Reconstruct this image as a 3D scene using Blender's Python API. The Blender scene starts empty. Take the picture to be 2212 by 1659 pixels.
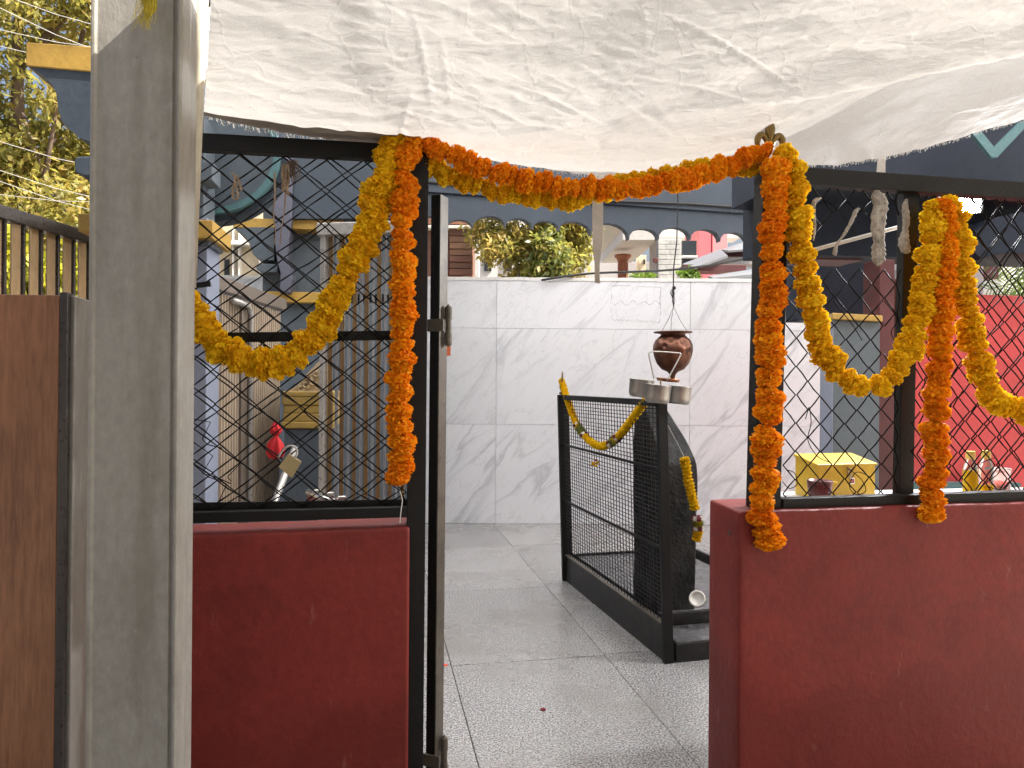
import bpy, bmesh, math, random
import numpy as np
from mathutils import Vector, Matrix, noise as mnoise

R = math.radians
random.seed(7)
rng = np.random.default_rng(7)
scene = bpy.context.scene
col = scene.collection

# ------------------------------------------------------------------ camera
CAM_Z = 1.15
ROLL = R(0.4)
cam_d = bpy.data.cameras.new('camera')
cam_d.sensor_width = 36.0
cam_d.lens = 24.97
cam_d.clip_start = 0.05
cam_d.clip_end = 600
cam = bpy.data.objects.new('camera', cam_d)
col.objects.link(cam)
cam.matrix_world = Matrix.Translation((0, 0, CAM_Z)) @ Matrix.Rotation(R(90), 4, 'X') @ Matrix.Rotation(ROLL, 4, 'Z')
scene.camera = cam

# ------------------------------------------------------------------ sky + sun
SUN_TO = Vector((0.80, -0.18, 1.00)).normalized()
sun_el = math.asin(SUN_TO.z)
world = bpy.data.worlds.new('World')
scene.world = world
world.use_nodes = True
wn = world.node_tree
wn.nodes.clear()
sky = wn.nodes.new('ShaderNodeTexSky')
sky.sky_type = 'NISHITA'
sky.sun_disc = False
sky.sun_elevation = sun_el
sky.sun_rotation = math.atan2(SUN_TO.x, SUN_TO.y)
sky.dust_density = 9.0
sky.air_density = 1.0
sky.ozone_density = 0.5
bgn = wn.nodes.new('ShaderNodeBackground')
bgn.inputs['Strength'].default_value = 0.085
won = wn.nodes.new('ShaderNodeOutputWorld')
wn.links.new(sky.outputs[0], bgn.inputs[0])
wn.links.new(bgn.outputs[0], won.inputs[0])

sun_d = bpy.data.lights.new('sun', 'SUN')
sun_d.energy = 5.0
sun_d.angle = R(0.6)
sun_d.color = (1.0, 0.95, 0.86)
sun = bpy.data.objects.new('sun', sun_d)
col.objects.link(sun)
sun.rotation_euler = SUN_TO.to_track_quat('Z', 'Y').to_euler()

scene.view_settings.view_transform = 'Standard'
scene.view_settings.look = 'None'
scene.view_settings.gamma = 1.0
scene.view_settings.use_curve_mapping = False
scene.view_settings.exposure = 1.6
scene.render.engine = 'CYCLES'
scene.cycles.max_bounces = 10
scene.cycles.diffuse_bounces = 5
scene.cycles.transmission_bounces = 8
scene.cycles.transparent_max_bounces = 8

# ------------------------------------------------------------------ placing helpers
FPX = 1534.0
CR, SR = math.cos(ROLL), math.sin(ROLL)

def ray(px, py):
    u, v = px - 1106.0, py - 829.5
    return ((u * CR + v * SR) / FPX, -(-u * SR + v * CR) / FPX)

def W(px, py, d):
    a, b = ray(px, py)
    return Vector((a * d, d, CAM_Z + b * d))

ALPHA = R(9.3)
FD = Vector((math.cos(ALPHA), math.sin(ALPHA), 0))      # along the fence
FN = Vector((-math.sin(ALPHA), math.cos(ALPHA), 0))     # away from the viewer
FO = Vector((-0.76, 1.70, 0))

def FP(px, py, off=0.0):
    a, b = ray(px, py)
    dirv = Vector((a, 1, b))
    t = (FO.dot(FN) + off) / dirv.dot(FN)
    return Vector((a * t, t, CAM_Z + b * t))

# ------------------------------------------------------------------ object helpers
WL = {}

def props(o, label=None, cat=None, group=None, kind=None):
    if label: o['label'] = label
    if cat: o['category'] = cat
    if group: o['group'] = group
    if kind: o['kind'] = kind
    return o

def thing(name, label, cat, loc, group=None):
    o = bpy.data.objects.new(name, None)
    col.objects.link(o)
    o.empty_display_size = 0.05
    o.location = loc
    WL[o.name] = Vector(loc)
    return props(o, label, cat, group)

class MB:
    def __init__(self):
        self.v = []; self.f = []
    def quad(self, a, b, c, d):
        n = len(self.v); self.v += [Vector(a), Vector(b), Vector(c), Vector(d)]
        self.f.append((n, n+1, n+2, n+3)); return self
    def hexa(self, p):
        n = len(self.v); self.v += [Vector(q) for q in p]
        for q in ((0,3,2,1),(4,5,6,7),(0,1,5,4),(1,2,6,5),(2,3,7,6),(3,0,4,7)):
            self.f.append(tuple(n+i for i in q))
        return self
    def box(self, c, size, rot=0.0):
        c = Vector(c); hx, hy, hz = size[0]/2, size[1]/2, size[2]/2
        ca, sa = math.cos(rot), math.sin(rot)
        P = []
        for z in (-hz, hz):
            for x, y in ((-hx,-hy),(hx,-hy),(hx,hy),(-hx,hy)):
                P.append(c + Vector((x*ca-y*sa, x*sa+y*ca, z)))
        return self.hexa(P)
    def obox(self, o, a, b, c):
        o, a, b, c = Vector(o), Vector(a), Vector(b), Vector(c)
        return self.hexa([o, o+a, o+a+b, o+b, o+c, o+a+c, o+a+b+c, o+b+c])
    def bar(self, p, q, up, h, t):
        """rectangular bar from p to q; h across 'up', t across the third axis"""
        p, q, up = Vector(p), Vector(q), Vector(up)
        d = (q-p).normalized(); s = d.cross(up).normalized(); u = s.cross(d).normalized()
        P = []
        for base in (p, q):
            for x, y in ((-1,-1),(1,-1),(1,1),(-1,1)):
                P.append(base + s*(x*t/2) + u*(y*h/2))
        return self.hexa(P)
    def prism(self, poly, ext):
        n = len(self.v); k = len(poly); ext = Vector(ext)
        self.v += [Vector(p) for p in poly] + [Vector(p)+ext for p in poly]
        self.f.append(tuple(n+i for i in range(k-1,-1,-1)))
        self.f.append(tuple(n+k+i for i in range(k)))
        for i in range(k):
            j = (i+1) % k
            self.f.append((n+i, n+j, n+k+j, n+k+i))
        return self
    def tube(self, pts, r, n=6, cap=True):
        pts = [Vector(p) for p in pts]
        rr = r if hasattr(r, '__len__') else [r]*len(pts)
        base = len(self.v); prev = None
        for i, p in enumerate(pts):
            if i == 0: d = pts[1]-p
            elif i == len(pts)-1: d = p-pts[i-1]
            else: d = (pts[i+1]-p).normalized() + (p-pts[i-1]).normalized()
            if d.length < 1e-9: d = Vector((0,0,1))
            d.normalize()
            if prev is None:
                a = Vector((0,0,1)) if abs(d.z) < .9 else Vector((1,0,0))
                x = d.cross(a).normalized()
            else:
                x = prev - d*prev.dot(d)
                x = x.normalized() if x.length > 1e-6 else d.orthogonal().normalized()
            prev = x; y = d.cross(x)
            for k in range(n):
                an = 2*math.pi*k/n
                self.v.append(p + (x*math.cos(an) + y*math.sin(an))*rr[i])
        for i in range(len(pts)-1):
            for k in range(n):
                a = base+i*n+k; b = base+i*n+(k+1)%n
                self.f.append((a, b, b+n, a+n))
        if cap:
            self.f.append(tuple(base+k for k in range(n-1,-1,-1)))
            e = base+(len(pts)-1)*n
            self.f.append(tuple(e+k for k in range(n)))
        return self
    def lathe(self, prof, c, n=24, axis=None, cap=True):
        c = Vector(c); base = len(self.v)
        q = Vector((0,0,1)).rotation_difference(Vector(axis)) if axis is not None else None
        for r, z in prof:
            for k in range(n):
                an = 2*math.pi*k/n
                p = Vector((r*math.cos(an), r*math.sin(an), z))
                if q: p = q @ p
                self.v.append(c+p)
        for i in range(len(prof)-1):
            for k in range(n):
                a = base+i*n+k; b = base+i*n+(k+1)%n
                self.f.append((a, b, b+n, a+n))
        if cap and prof[0][0] > 1e-5: self.f.append(tuple(base+k for k in range(n-1,-1,-1)))
        if cap and prof[-1][0] > 1e-5:
            e = base+(len(prof)-1)*n
            self.f.append(tuple(e+k for k in range(n)))
        return self
    def grid(self, fn, nu, nv):
        base = len(self.v)
        for j in range(nv+1):
            for i in range(nu+1):
                self.v.append(Vector(fn(i/nu, j/nv)))
        for j in range(nv):
            for i in range(nu):
                a = base+j*(nu+1)+i
                self.f.append((a, a+1, a+nu+2, a+nu+1))
        return self
    def ribbon(self, pts, side, w):
        pts = [Vector(p) for p in pts]; side = Vector(side)
        ws = w if hasattr(w, '__len__') else [w]*len(pts)
        base = len(self.v)
        for p, ww in zip(pts, ws):
            self.v += [p - side*ww/2, p + side*ww/2]
        for i in range(len(pts)-1):
            a = base+2*i
            self.f.append((a, a+1, a+3, a+2))
        return self
    def build(self, name, mat, parent=None, smooth=False, bevel=0.0, label=None, kind=None, sub=0, disp=None, solid=0.0, split=False):
        me = bpy.data.meshes.new(name)
        if parent is not None:
            org = WL[parent.name]
        else:
            xs = [p.x for p in self.v]; ys = [p.y for p in self.v]; zs = [p.z for p in self.v]
            org = Vector(((min(xs)+max(xs))/2, (min(ys)+max(ys))/2, min(zs)))
        me.from_pydata([tuple(p-org) for p in self.v], [], self.f)
        me.update()
        bm = bmesh.new(); bm.from_mesh(me)
        bmesh.ops.recalc_face_normals(bm, faces=bm.faces)
        bm.to_mesh(me); bm.free()
        me.materials.append(mat)
        if smooth:
            me.polygons.foreach_set('use_smooth', [True]*len(me.polygons))
        o = bpy.data.objects.new(name, me)
        col.objects.link(o)
        if parent is not None:
            o.parent = parent
        else:
            o.location = org
        WL[o.name] = org.copy()
        if solid:
            m = o.modifiers.new('solid', 'SOLIDIFY'); m.thickness = solid; m.offset = 0
        if bevel:
            m = o.modifiers.new('bevel', 'BEVEL'); m.width = bevel; m.segments = 2; m.limit_method = 'ANGLE'
            m.harden_normals = False
        if sub:
            m = o.modifiers.new('sub', 'SUBSURF'); m.levels = sub; m.render_levels = sub
        if label: o['label'] = label
        if kind: o['kind'] = kind
        return o

def single(mb, name, mat, label, cat, group=None, **k):
    kind = k.pop('kind', None)
    o = mb.build(name, mat, **k)
    return props(o, label, cat, group, kind)

def smoothpath(pts, per=8):
    """Catmull-Rom through a list of tuples/vectors"""
    P = [np.array(p, float) for p in pts]
    P = [2*P[0]-P[1]] + P + [2*P[-1]-P[-2]]
    out = []
    for i in range(1, len(P)-2):
        for k in range(per):
            t = k/per
            a, b, c, d = P[i-1], P[i], P[i+1], P[i+2]
            out.append(.5*((2*b)+(-a+c)*t+(2*a-5*b+4*c-d)*t*t+(-a+3*b-3*c+d)*t**3))
    out.append(P[-2])
    return out

# ------------------------------------------------------------------ materials
def newmat(name):
    m = bpy.data.materials.new(name); m.use_nodes = True
    nt = m.node_tree
    return m, nt, nt.nodes['Principled BSDF'], nt.nodes['Material Output']

def N(nt, t, **k):
    n = nt.nodes.new(t)
    for a, b in k.items():
        if a.startswith('_'):
            setattr(n, a[1:], b)
        else:
            n.inputs[a].default_value = b
    return n

def coords(nt, kind='Object', scale=(1,1,1), rot=(0,0,0)):
    tc = nt.nodes.new('ShaderNodeTexCoord')
    mp = nt.nodes.new('ShaderNodeMapping')
    mp.inputs['Scale'].default_value = scale
    mp.inputs['Rotation'].default_value = rot
    nt.links.new(tc.outputs[kind], mp.inputs['Vector'])
    return mp.outputs['Vector']

def wcoords(nt, scale=(1,1,1), rot=(0,0,0)):
    g = nt.nodes.new('ShaderNodeNewGeometry')
    mp = nt.nodes.new('ShaderNodeMapping')
    mp.inputs['Scale'].default_value = scale
    mp.inputs['Rotation'].default_value = rot
    nt.links.new(g.outputs['Position'], mp.inputs['Vector'])
    return mp.outputs['Vector']

def ramp(nt, src, stops):
    r = nt.nodes.new('ShaderNodeValToRGB')
    while len(r.color_ramp.elements) < len(stops): r.color_ramp.elements.new(.5)
    for e, (p, c) in zip(r.color_ramp.elements, stops):
        e.position = p; e.color = (c[0], c[1], c[2], 1) if hasattr(c, '__len__') else (c, c, c, 1)
    nt.links.new(src, r.inputs[0])
    return r.outputs[0]

def mixc(nt, fac, a, b, mode='MIX'):
    m = nt.nodes.new('ShaderNodeMix'); m.data_type = 'RGBA'; m.blend_type = mode
    for sock, val in ((m.inputs[0], fac), (m.inputs[6], a), (m.inputs[7], b)):
        if hasattr(val, 'is_linked') or hasattr(val, 'links'): nt.links.new(val, sock)
        elif hasattr(val, '__len__'): sock.default_value = (val[0], val[1], val[2], 1)
        else: sock.default_value = val
    return m.outputs[2]

def paint(name, c, rough=.5, var=.25, scale=3.0, fine=60.0, bump=.15, metallic=0.0, dirt=None, dirt_amt=.35, spec=.5, streak=(1,1,1), dist=.004, chip=None, chip_amt=.62):
    m, nt, p, out = newmat(name)
    v = wcoords(nt, streak)
    n1 = N(nt, 'ShaderNodeTexNoise', Scale=scale, Detail=6.0, Roughness=.6)
    nt.links.new(v, n1.inputs['Vector'])
    lo = [x*(1-var) for x in c]; hi = [min(1, x*(1+var)) for x in c]
    cc = ramp(nt, n1.outputs[0], [(.28, lo), (.72, hi)])
    n2 = N(nt, 'ShaderNodeTexNoise', Scale=fine, Detail=4.0, Roughness=.65)
    nt.links.new(v, n2.inputs['Vector'])
    cc = mixc(nt, .12, cc, ramp(nt, n2.outputs[0], [(.3, .0), (.7, [min(1, x*2) for x in c])]), 'MIX')
    if dirt:
        n3 = N(nt, 'ShaderNodeTexNoise', Scale=scale*2.3, Detail=8.0, Roughness=.7)
        nt.links.new(v, n3.inputs['Vector'])
        f = ramp(nt, n3.outputs[0], [(.5, 0), (.72, dirt_amt)])
        cc = mixc(nt, f, cc, dirt)
    if chip:
        n4 = N(nt, 'ShaderNodeTexNoise', Scale=fine*.6, Detail=6.0, Roughness=.75)
        nt.links.new(v, n4.inputs['Vector'])
        f = ramp(nt, n4.outputs[0], [(chip_amt, 0), (chip_amt+.03, 1)])
        cc = mixc(nt, f, cc, chip)
    nt.links.new(cc, p.inputs['Base Color'])
    p.inputs['Roughness'].default_value = rough
    p.inputs['Metallic'].default_value = metallic
    p.inputs['Specular IOR Level'].default_value = spec
    rr = N(nt, 'ShaderNodeMapRange', **{'To Min': max(.03, rough-.12), 'To Max': min(1, rough+.12)})
    nt.links.new(n2.outputs[0], rr.inputs[0]); nt.links.new(rr.outputs[0], p.inputs['Roughness'])
    if bump:
        b = N(nt, 'ShaderNodeBump', Strength=bump, Distance=dist)
        ad = nt.nodes.new('ShaderNodeMath'); ad.operation = 'ADD'
        nt.links.new(n1.outputs[0], ad.inputs[0]); nt.links.new(n2.outputs[0], ad.inputs[1])
        nt.links.new(ad.outputs[0], b.inputs['Height'])
        nt.links.new(b.outputs[0], p.inputs['Normal'])
    return m

M = {}
M['red_wall'] = paint('red_wall_paint', (.20,.026,.021), .55, .18, 2.2, 45, .45, dirt=(.10,.015,.012), dirt_amt=.55, dist=.006, spec=.28)
_m = M['red_wall']; _nt = _m.node_tree; _p = _nt.nodes['Principled BSDF']
_src = _p.inputs['Base Color'].links[0].from_socket
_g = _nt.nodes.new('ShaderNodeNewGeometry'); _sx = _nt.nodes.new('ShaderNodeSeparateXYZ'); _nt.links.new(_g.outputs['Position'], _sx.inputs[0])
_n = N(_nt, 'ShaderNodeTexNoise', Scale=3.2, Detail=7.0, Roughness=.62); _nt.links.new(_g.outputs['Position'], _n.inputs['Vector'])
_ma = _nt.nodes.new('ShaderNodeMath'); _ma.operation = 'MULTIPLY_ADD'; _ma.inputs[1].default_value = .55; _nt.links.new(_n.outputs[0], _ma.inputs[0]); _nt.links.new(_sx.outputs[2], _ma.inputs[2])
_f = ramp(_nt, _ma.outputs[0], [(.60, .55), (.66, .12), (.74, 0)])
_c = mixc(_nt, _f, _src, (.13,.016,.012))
_n2 = N(_nt, 'ShaderNodeTexNoise', Scale=26.0, Detail=5.0, Roughness=.7); _v = wcoords(_nt, (1,1,.28)); _nt.links.new(_v, _n2.inputs['Vector'])
_c = mixc(_nt, ramp(_nt, _n2.outputs[0], [(.645, 0), (.72, .35)]), _c, (.30,.15,.12))
_nt.links.new(_c, _p.inputs['Base Color'])
M['red_inner'] = paint('red_inner_paint', (.55,.055,.06), .5, .15, 2.0, 60, .2)
M['black_iron'] = paint('black_iron_paint', (.007,.0065,.0065), .5, .4, 6, 120, .3, spec=.3, chip=(.04,.034,.028), chip_amt=.7)
M['worn_lit_iron'] = paint('worn_lit_iron', (.11,.095,.075), .42, .35, 8, 90, .35, metallic=.3, dirt=(.02,.016,.014), dirt_amt=.8)  # worn metal; also gives the jamb edge its lit tone
M['wire'] = paint('rusted_wire', (.009,.0075,.007), .7, .5, 14, 200, .2, spec=.12, chip=(.06,.04,.03), chip_amt=.74)
M['pillar'] = paint('grey_pillar_paint', (.285,.272,.242), .42, .07, 4, 70, .3, dirt=(.14,.125,.095), dirt_amt=.35, streak=(1,1,.6), chip=(.1,.085,.065), chip_amt=.74)
_nt = M['pillar'].node_tree; _p = _nt.nodes['Principled BSDF']; _src = _p.inputs['Base Color'].links[0].from_socket
_n = N(_nt, 'ShaderNodeTexNoise', Scale=16.0, Detail=6.0, Roughness=.65); _nt.links.new(wcoords(_nt, (1,1,.12)), _n.inputs['Vector'])
_c = mixc(_nt, ramp(_nt, _n.outputs[0], [(.5, 0), (.68, .38)]), _src, (.115,.10,.07))
_n = N(_nt, 'ShaderNodeTexNoise', Scale=34.0, Detail=5.0, Roughness=.7); _nt.links.new(wcoords(_nt, (1,1,.5)), _n.inputs['Vector'])
_c = mixc(_nt, ramp(_nt, _n.outputs[0], [(.69, 0), (.73, .7)]), _c, (.07,.06,.05))
_n = N(_nt, 'ShaderNodeTexNoise', Scale=22.0, Detail=5.0, Roughness=.7); _nt.links.new(wcoords(_nt, (1,1.3,.7)), _n.inputs['Vector'])
_c = mixc(_nt, ramp(_nt, _n.outputs[0], [(.30, .45), (.36, 0)]), _c, (.36,.345,.31))
_nt.links.new(_c, _p.inputs['Base Color'])
M['pillar_side'] = M['pillar']
M['blue_dark'] = paint('slate_blue_paint', (.05,.064,.084), .6, .14, 2.5, 50, .2, spec=.25)
M['blue_deep'] = paint('deep_slate_paint', (.024,.03,.045), .65, .2, 2.5, 50, .2, spec=.15)
M['blue_grey'] = paint('blue_grey_paint', (.085,.108,.13), .55, .14, 2.5, 50, .2)
M['blue_light'] = paint('periwinkle_paint', (.20,.23,.305), .55, .14, 3, 50, .2)
M['yellow_band'] = paint('ochre_band_paint', (.42,.26,.05), .5, .18, 5, 60, .2, dirt=(.2,.12,.03))
M['slate_purple'] = paint('slate_purple_paint', (.095,.10,.135), .55, .14, 2.5, 50, .2)
M['teal'] = paint('teal_trim_paint', (.085,.18,.195), .5, .15, 4, 60, .2)
M['white_plaster'] = paint('white_plaster', (.72,.71,.68), .7, .08, 4, 50, .3)
M['cream'] = paint('cream_wall', (.66,.56,.40), .7, .12, 2, 40, .2)
M['pale_wall'] = paint('pale_wall', (.62,.61,.58), .7, .08, 2, 40, .2)
M['grey_wall'] = paint('grey_wall', (.34,.34,.35), .7, .1, 2, 40, .2)
M['pink'] = paint('pink_house_paint', (.55,.16,.19), .6, .1, 2, 40, .2)
M['pink_pale'] = paint('pale_pink_house_paint', (.66,.30,.32), .6, .1, 2, 40, .2)
M['stone_clad'] = paint('grey_stone_cladding', (.52,.52,.50), .75, .2, 6, 80, .5)
M['maroon'] = paint('maroon_paint', (.10,.025,.028), .5, .2, 4, 60, .2)
M['terracotta'] = paint('terracotta_paint', (.30,.11,.055), .55, .25, 8, 60, .2)
M['brick'] = paint('orange_brick', (.50,.20,.09), .8, .25, 10, 60, .3)
M['sheet_grey'] = paint('grey_roof_sheet', (.20,.21,.225), .4, .12, 4, 60, .1, metallic=.3)
M['dark_glass'] = paint('dark_window_glass', (.03,.035,.04), .12, .2, 4, 30, 0)
M['louver'] = paint('brown_louver', (.17,.075,.045), .5, .25, 5, 60, .2, streak=(.4,1,2))
M['louver_pale'] = paint('pale_brown_louver', (.27,.145,.085), .5, .25, 5, 60, .2, streak=(.4,1,2))
M['corr'] = paint('beige_corrugated_sheet', (.40,.33,.25), .4, .2, 4, 60, .15, dirt=(.2,.14,.09), streak=(1,1,.2))
M['corr_dark'] = paint('brown_grey_steel', (.20,.165,.135), .38, .2, 5, 60, .15, metallic=.3)
M['slat_brown_reflection'] = paint('brown_reflection_slat', (.20,.12,.05), .35, .35, 5, 60, .12, metallic=.1, streak=(1,1,.25))  # brown reflection on the steel tubes, carried by the base colour
M['slat_tan_reflection'] = paint('tan_reflection_slat', (.36,.24,.12), .4, .3, 6, 70, .15, metallic=.2, streak=(1,1,.4))  # tan reflection on the steel slats, put into the base colour
M['slat_grey'] = paint('grey_slat', (.13,.135,.145), .4, .2, 5, 60, .12, streak=(1,1,.3))
M['rail_dark'] = paint('dark_rail', (.06,.05,.045), .3, .35, 5, 70, .15, metallic=.3)
M['gate_frame'] = paint('pale_steel_frame', (.40,.39,.37), .3, .2, 5, 60, .1, metallic=.5)
M['steel'] = paint('stainless_steel', (.45,.43,.40), .36, .06, 12, 30, .0, metallic=.95)
M['chrome'] = paint('bright_steel', (.62,.62,.60), .2, .1, 20, 120, .03, metallic=.95)
M['brass'] = paint('aged_brass', (.22,.15,.055), .38, .3, 25, 150, .2, metallic=.85, dirt=(.08,.05,.025))
M['brass_lock'] = paint('brushed_brass', (.47,.38,.20), .38, .12, 20, 200, .1, metallic=.8)
M['copper_plate'] = paint('copper_plate', (.50,.20,.10), .3, .2, 20, 120, .1, metallic=.9)
M['red_cloth'] = paint('red_cloth', (.55,.012,.02), .75, .25, 15, 200, .3)
M['yellow_box'] = paint('yellow_box_paint', (.62,.40,.04), .42, .08, 4, 60, .1, dirt=(.45,.28,.03), dirt_amt=.2)
M['bowl'] = paint('maroon_bowl', (.13,.05,.05), .3, .5, 14, 80, .2, metallic=.3)
M['red_powder'] = paint('red_powder', (.55,.05,.05), .9, .2, 30, 200, .4)
M['ledge'] = paint('white_ledge_tile', (.70,.70,.68), .25, .08, 5, 60, .05)
M['carved'] = paint('carved_beige_stone', (.46,.36,.22), .75, .25, 14, 90, .5)
M['ochre_stone'] = paint('ochre_pedestal_paint', (.37,.25,.06), .6, .22, 8, 80, .3, dirt=(.28,.22,.14), dirt_amt=.5)
M['twine'] = paint('dry_twine', (.30,.22,.15), .9, .35, 40, 200, .4)
M['dry_pale'] = paint('dry_flower_string', (.36,.33,.29), .9, .45, 40, 160, .6, dirt=(.10,.08,.06), dirt_amt=.8)
M['thread'] = paint('cotton_thread', (.62,.60,.55), .9, .1, 40, 200, .2)
M['strip'] = paint('cotton_strip', (.45,.42,.38), .9, .15, 15, 160, .4)
M['pvc'] = paint('white_pvc', (.66,.64,.58), .4, .06, 6, 60, .05)
M['pole'] = paint('beige_pole', (.55,.50,.40), .5, .15, 6, 60, .1, streak=(1,1,.2))
M['black_cable'] = paint('black_cable', (.015,.015,.016), .5, .3, 20, 100, .1)
M['pale_cable'] = paint('pale_cable', (.45,.44,.42), .6, .2, 20, 100, .1)
M['pencil'] = paint('grey_adhesive', (.30,.31,.33), .8, .4, 60, 200, 0)
M['coconut'] = paint('coconut_flesh', (.78,.76,.70), .55, .06, 20, 100, .1)
M['coconut_shell'] = paint('coconut_shell', (.10,.06,.04), .8, .4, 30, 200, .5)
M['trunk'] = paint('bark', (.12,.085,.06), .9, .35, 8, 60, .6, streak=(1,1,.3))
M['rose'] = paint('maroon_petal', (.16,.006,.02), .6, .4, 40, 200, .2)
M['white_petal'] = paint('white_petal', (.72,.66,.60), .7, .1, 40, 200, .2)
M['orange_sticker'] = paint('orange_sticker', (.55,.12,.04), .6, .1, 10, 100, .1)
M['ribbon_yellow'] = paint('yellow_ribbon_cloth', (.45,.36,.03), .8, .25, 12, 150, .3)
M['ground'] = paint('ground_soil', (.20,.18,.15), .9, .25, .6, 12, .3)
M['kerb'] = paint('paving', (.27,.26,.24), .85, .2, 2, 40, .3)
M['skirt'] = paint('black_stone_plinth', (.012,.0115,.0115), .4, .5, 8, 80, .35, spec=.35, dirt=(.06,.054,.05), dirt_amt=.5)
M['wet_top'] = paint('wet_granite_tread', (.10,.10,.105), .22, .5, 14, 160, .4, dirt=(.03,.025,.025), dirt_amt=.7)
M['speck_red'] = paint('red_petal', (.6,.06,.03), .7, .1, 20, 100, 0)
M['oil_cap'] = paint('yellow_cap', (.70,.52,.12), .45, .05, 10, 60, 0)
M['lamp_body'] = paint('lamp_housing', (.05,.05,.052), .45, .2, 10, 60, .1)

# stone idol: black, oiled
m, nt, p, out = newmat('oiled_black_stone'); M['idol'] = m
v = wcoords(nt)
n1 = N(nt, 'ShaderNodeTexNoise', Scale=9.0, Detail=8.0, Roughness=.65); nt.links.new(v, n1.inputs['Vector'])
n2 = N(nt, 'ShaderNodeTexNoise', Scale=55.0, Detail=5.0); nt.links.new(v, n2.inputs['Vector'])
nt.links.new(ramp(nt, n1.outputs[0], [(.3, (.003,.003,.0035)), (.7, (.012,.0115,.0115))]), p.inputs['Base Color'])
nt.links.new(ramp(nt, n1.outputs[0], [(.35, .65), (.62, .30)]), p.inputs['Roughness'])
p.inputs['Specular IOR Level'].default_value = .3
b = N(nt, 'ShaderNodeBump', Strength=.9, Distance=.02); nt.links.new(n1.outputs[0], b.inputs['Height'])
b2 = N(nt, 'ShaderNodeBump', Strength=.6, Distance=.006); nt.links.new(n2.outputs[0], b2.inputs['Height'])
nt.links.new(b.outputs[0], b2.inputs['Normal']); nt.links.new(b2.outputs[0], p.inputs['Normal'])

# copper pot with embossed bands
m, nt, p, out = newmat('embossed_copper'); M['copper'] = m
v = coords(nt)
n1 = N(nt, 'ShaderNodeTexNoise', Scale=14.0, Detail=6.0); nt.links.new(v, n1.inputs['Vector'])
vo = N(nt, 'ShaderNodeTexVoronoi', Scale=30.0); vo.feature = 'SMOOTH_F1'; nt.links.new(v, vo.inputs['Vector'])
nt.links.new(ramp(nt, n1.outputs[0], [(.3, (.075,.035,.024)), (.7, (.22,.10,.065))]), p.inputs['Base Color'])
p.inputs['Metallic'].default_value = .85; p.inputs['Roughness'].default_value = .42
sx = nt.nodes.new('ShaderNodeSeparateXYZ'); nt.links.new(v, sx.inputs[0])
msk = ramp(nt, sx.outputs[2], [(.055, 0), (.075, 1), (.14, 1), (.15, .3)])
b = N(nt, 'ShaderNodeBump', Distance=.02); nt.links.new(vo.outputs[0], b.inputs['Height']); nt.links.new(msk, b.inputs['Strength'])
nt.links.new(b.outputs[0], p.inputs['Normal'])

# wood laminate
m, nt, p, out = newmat('walnut_laminate'); M['wood'] = m
v = wcoords(nt, (1,1,.10))
n0 = N(nt, 'ShaderNodeTexNoise', Scale=5.0, Detail=3.0, Distortion=.6); nt.links.new(v, n0.inputs['Vector'])
mm = nt.nodes.new('ShaderNodeMath'); mm.operation = 'MULTIPLY'; mm.inputs[1].default_value = 26.0
nt.links.new(n0.outputs[0], mm.inputs[0])
sn = nt.nodes.new('ShaderNodeMath'); sn.operation = 'SINE'; nt.links.new(mm.outputs[0], sn.inputs[0])
n2 = N(nt, 'ShaderNodeTexNoise', Scale=120.0, Detail=5.0, Roughness=.7); nt.links.new(v, n2.inputs['Vector'])
mr = N(nt, 'ShaderNodeMapRange', **{'From Min': -1.0, 'From Max': 1.0}); nt.links.new(sn.outputs[0], mr.inputs[0])
c1 = ramp(nt, mr.outputs[0], [(0, (.165,.062,.026)), (.5, (.245,.100,.043)), (1, (.30,.13,.06))])
c2 = ramp(nt, n2.outputs[0], [(.35, (.115,.042,.018)), (.62, (.33,.145,.068))])
nt.links.new(mixc(nt, .5, c1, c2), p.inputs['Base Color'])
p.inputs['Roughness'].default_value = .42
b = N(nt, 'ShaderNodeBump', Strength=.2, Distance=.001); nt.links.new(n2.outputs[0], b.inputs['Height']); nt.links.new(b.outputs[0], p.inputs['Normal'])

# cotton sheet
m, nt, p, out = newmat('thin_cotton_sheet'); M['cloth'] = m
nt.nodes.remove(p)
df = N(nt, 'ShaderNodeBsdfDiffuse', Roughness=.6); tr = nt.nodes.new('ShaderNodeBsdfTranslucent')
v = wcoords(nt)
n1 = N(nt, 'ShaderNodeTexNoise', Scale=3.0, Detail=5.0); nt.links.new(v, n1.inputs['Vector'])
wv = wcoords(nt, (1, 1, 1))
n2 = N(nt, 'ShaderNodeTexNoise', Scale=420.0, Detail=2.0); nt.links.new(wv, n2.inputs['Vector'])
n3 = N(nt, 'ShaderNodeTexNoise', Scale=15.0, Detail=7.0, Roughness=.62, Distortion=1.1); nt.links.new(wcoords(nt, (.55, 2.6, 2.6), (0,0,R(-10))), n3.inputs['Vector'])
vo = N(nt, 'ShaderNodeTexVoronoi', Scale=7.0); vo.feature = 'DISTANCE_TO_EDGE'
nm = N(nt, 'ShaderNodeTexNoise', Scale=6.0, Detail=3.0); nt.links.new(v, nm.inputs['Vector'])
vm = nt.nodes.new('ShaderNodeVectorMath'); vm.operation = 'MULTIPLY_ADD'; vm.inputs[1].default_value = (.18,.18,.18)
nt.links.new(nm.outputs['Color'], vm.inputs[0]); nt.links.new(v, vm.inputs[2]); nt.links.new(vm.outputs[0], vo.inputs['Vector'])
cr = ramp(nt, vo.outputs['Distance'], [(0, 0), (.035, 1)])
base = ramp(nt, n1.outputs[0], [(.3, (.53,.52,.51)), (.7, (.58,.57,.56))])
base = mixc(nt, .12, base, ramp(nt, n2.outputs[0], [(.35, .25), (.65, .95)]))
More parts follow.
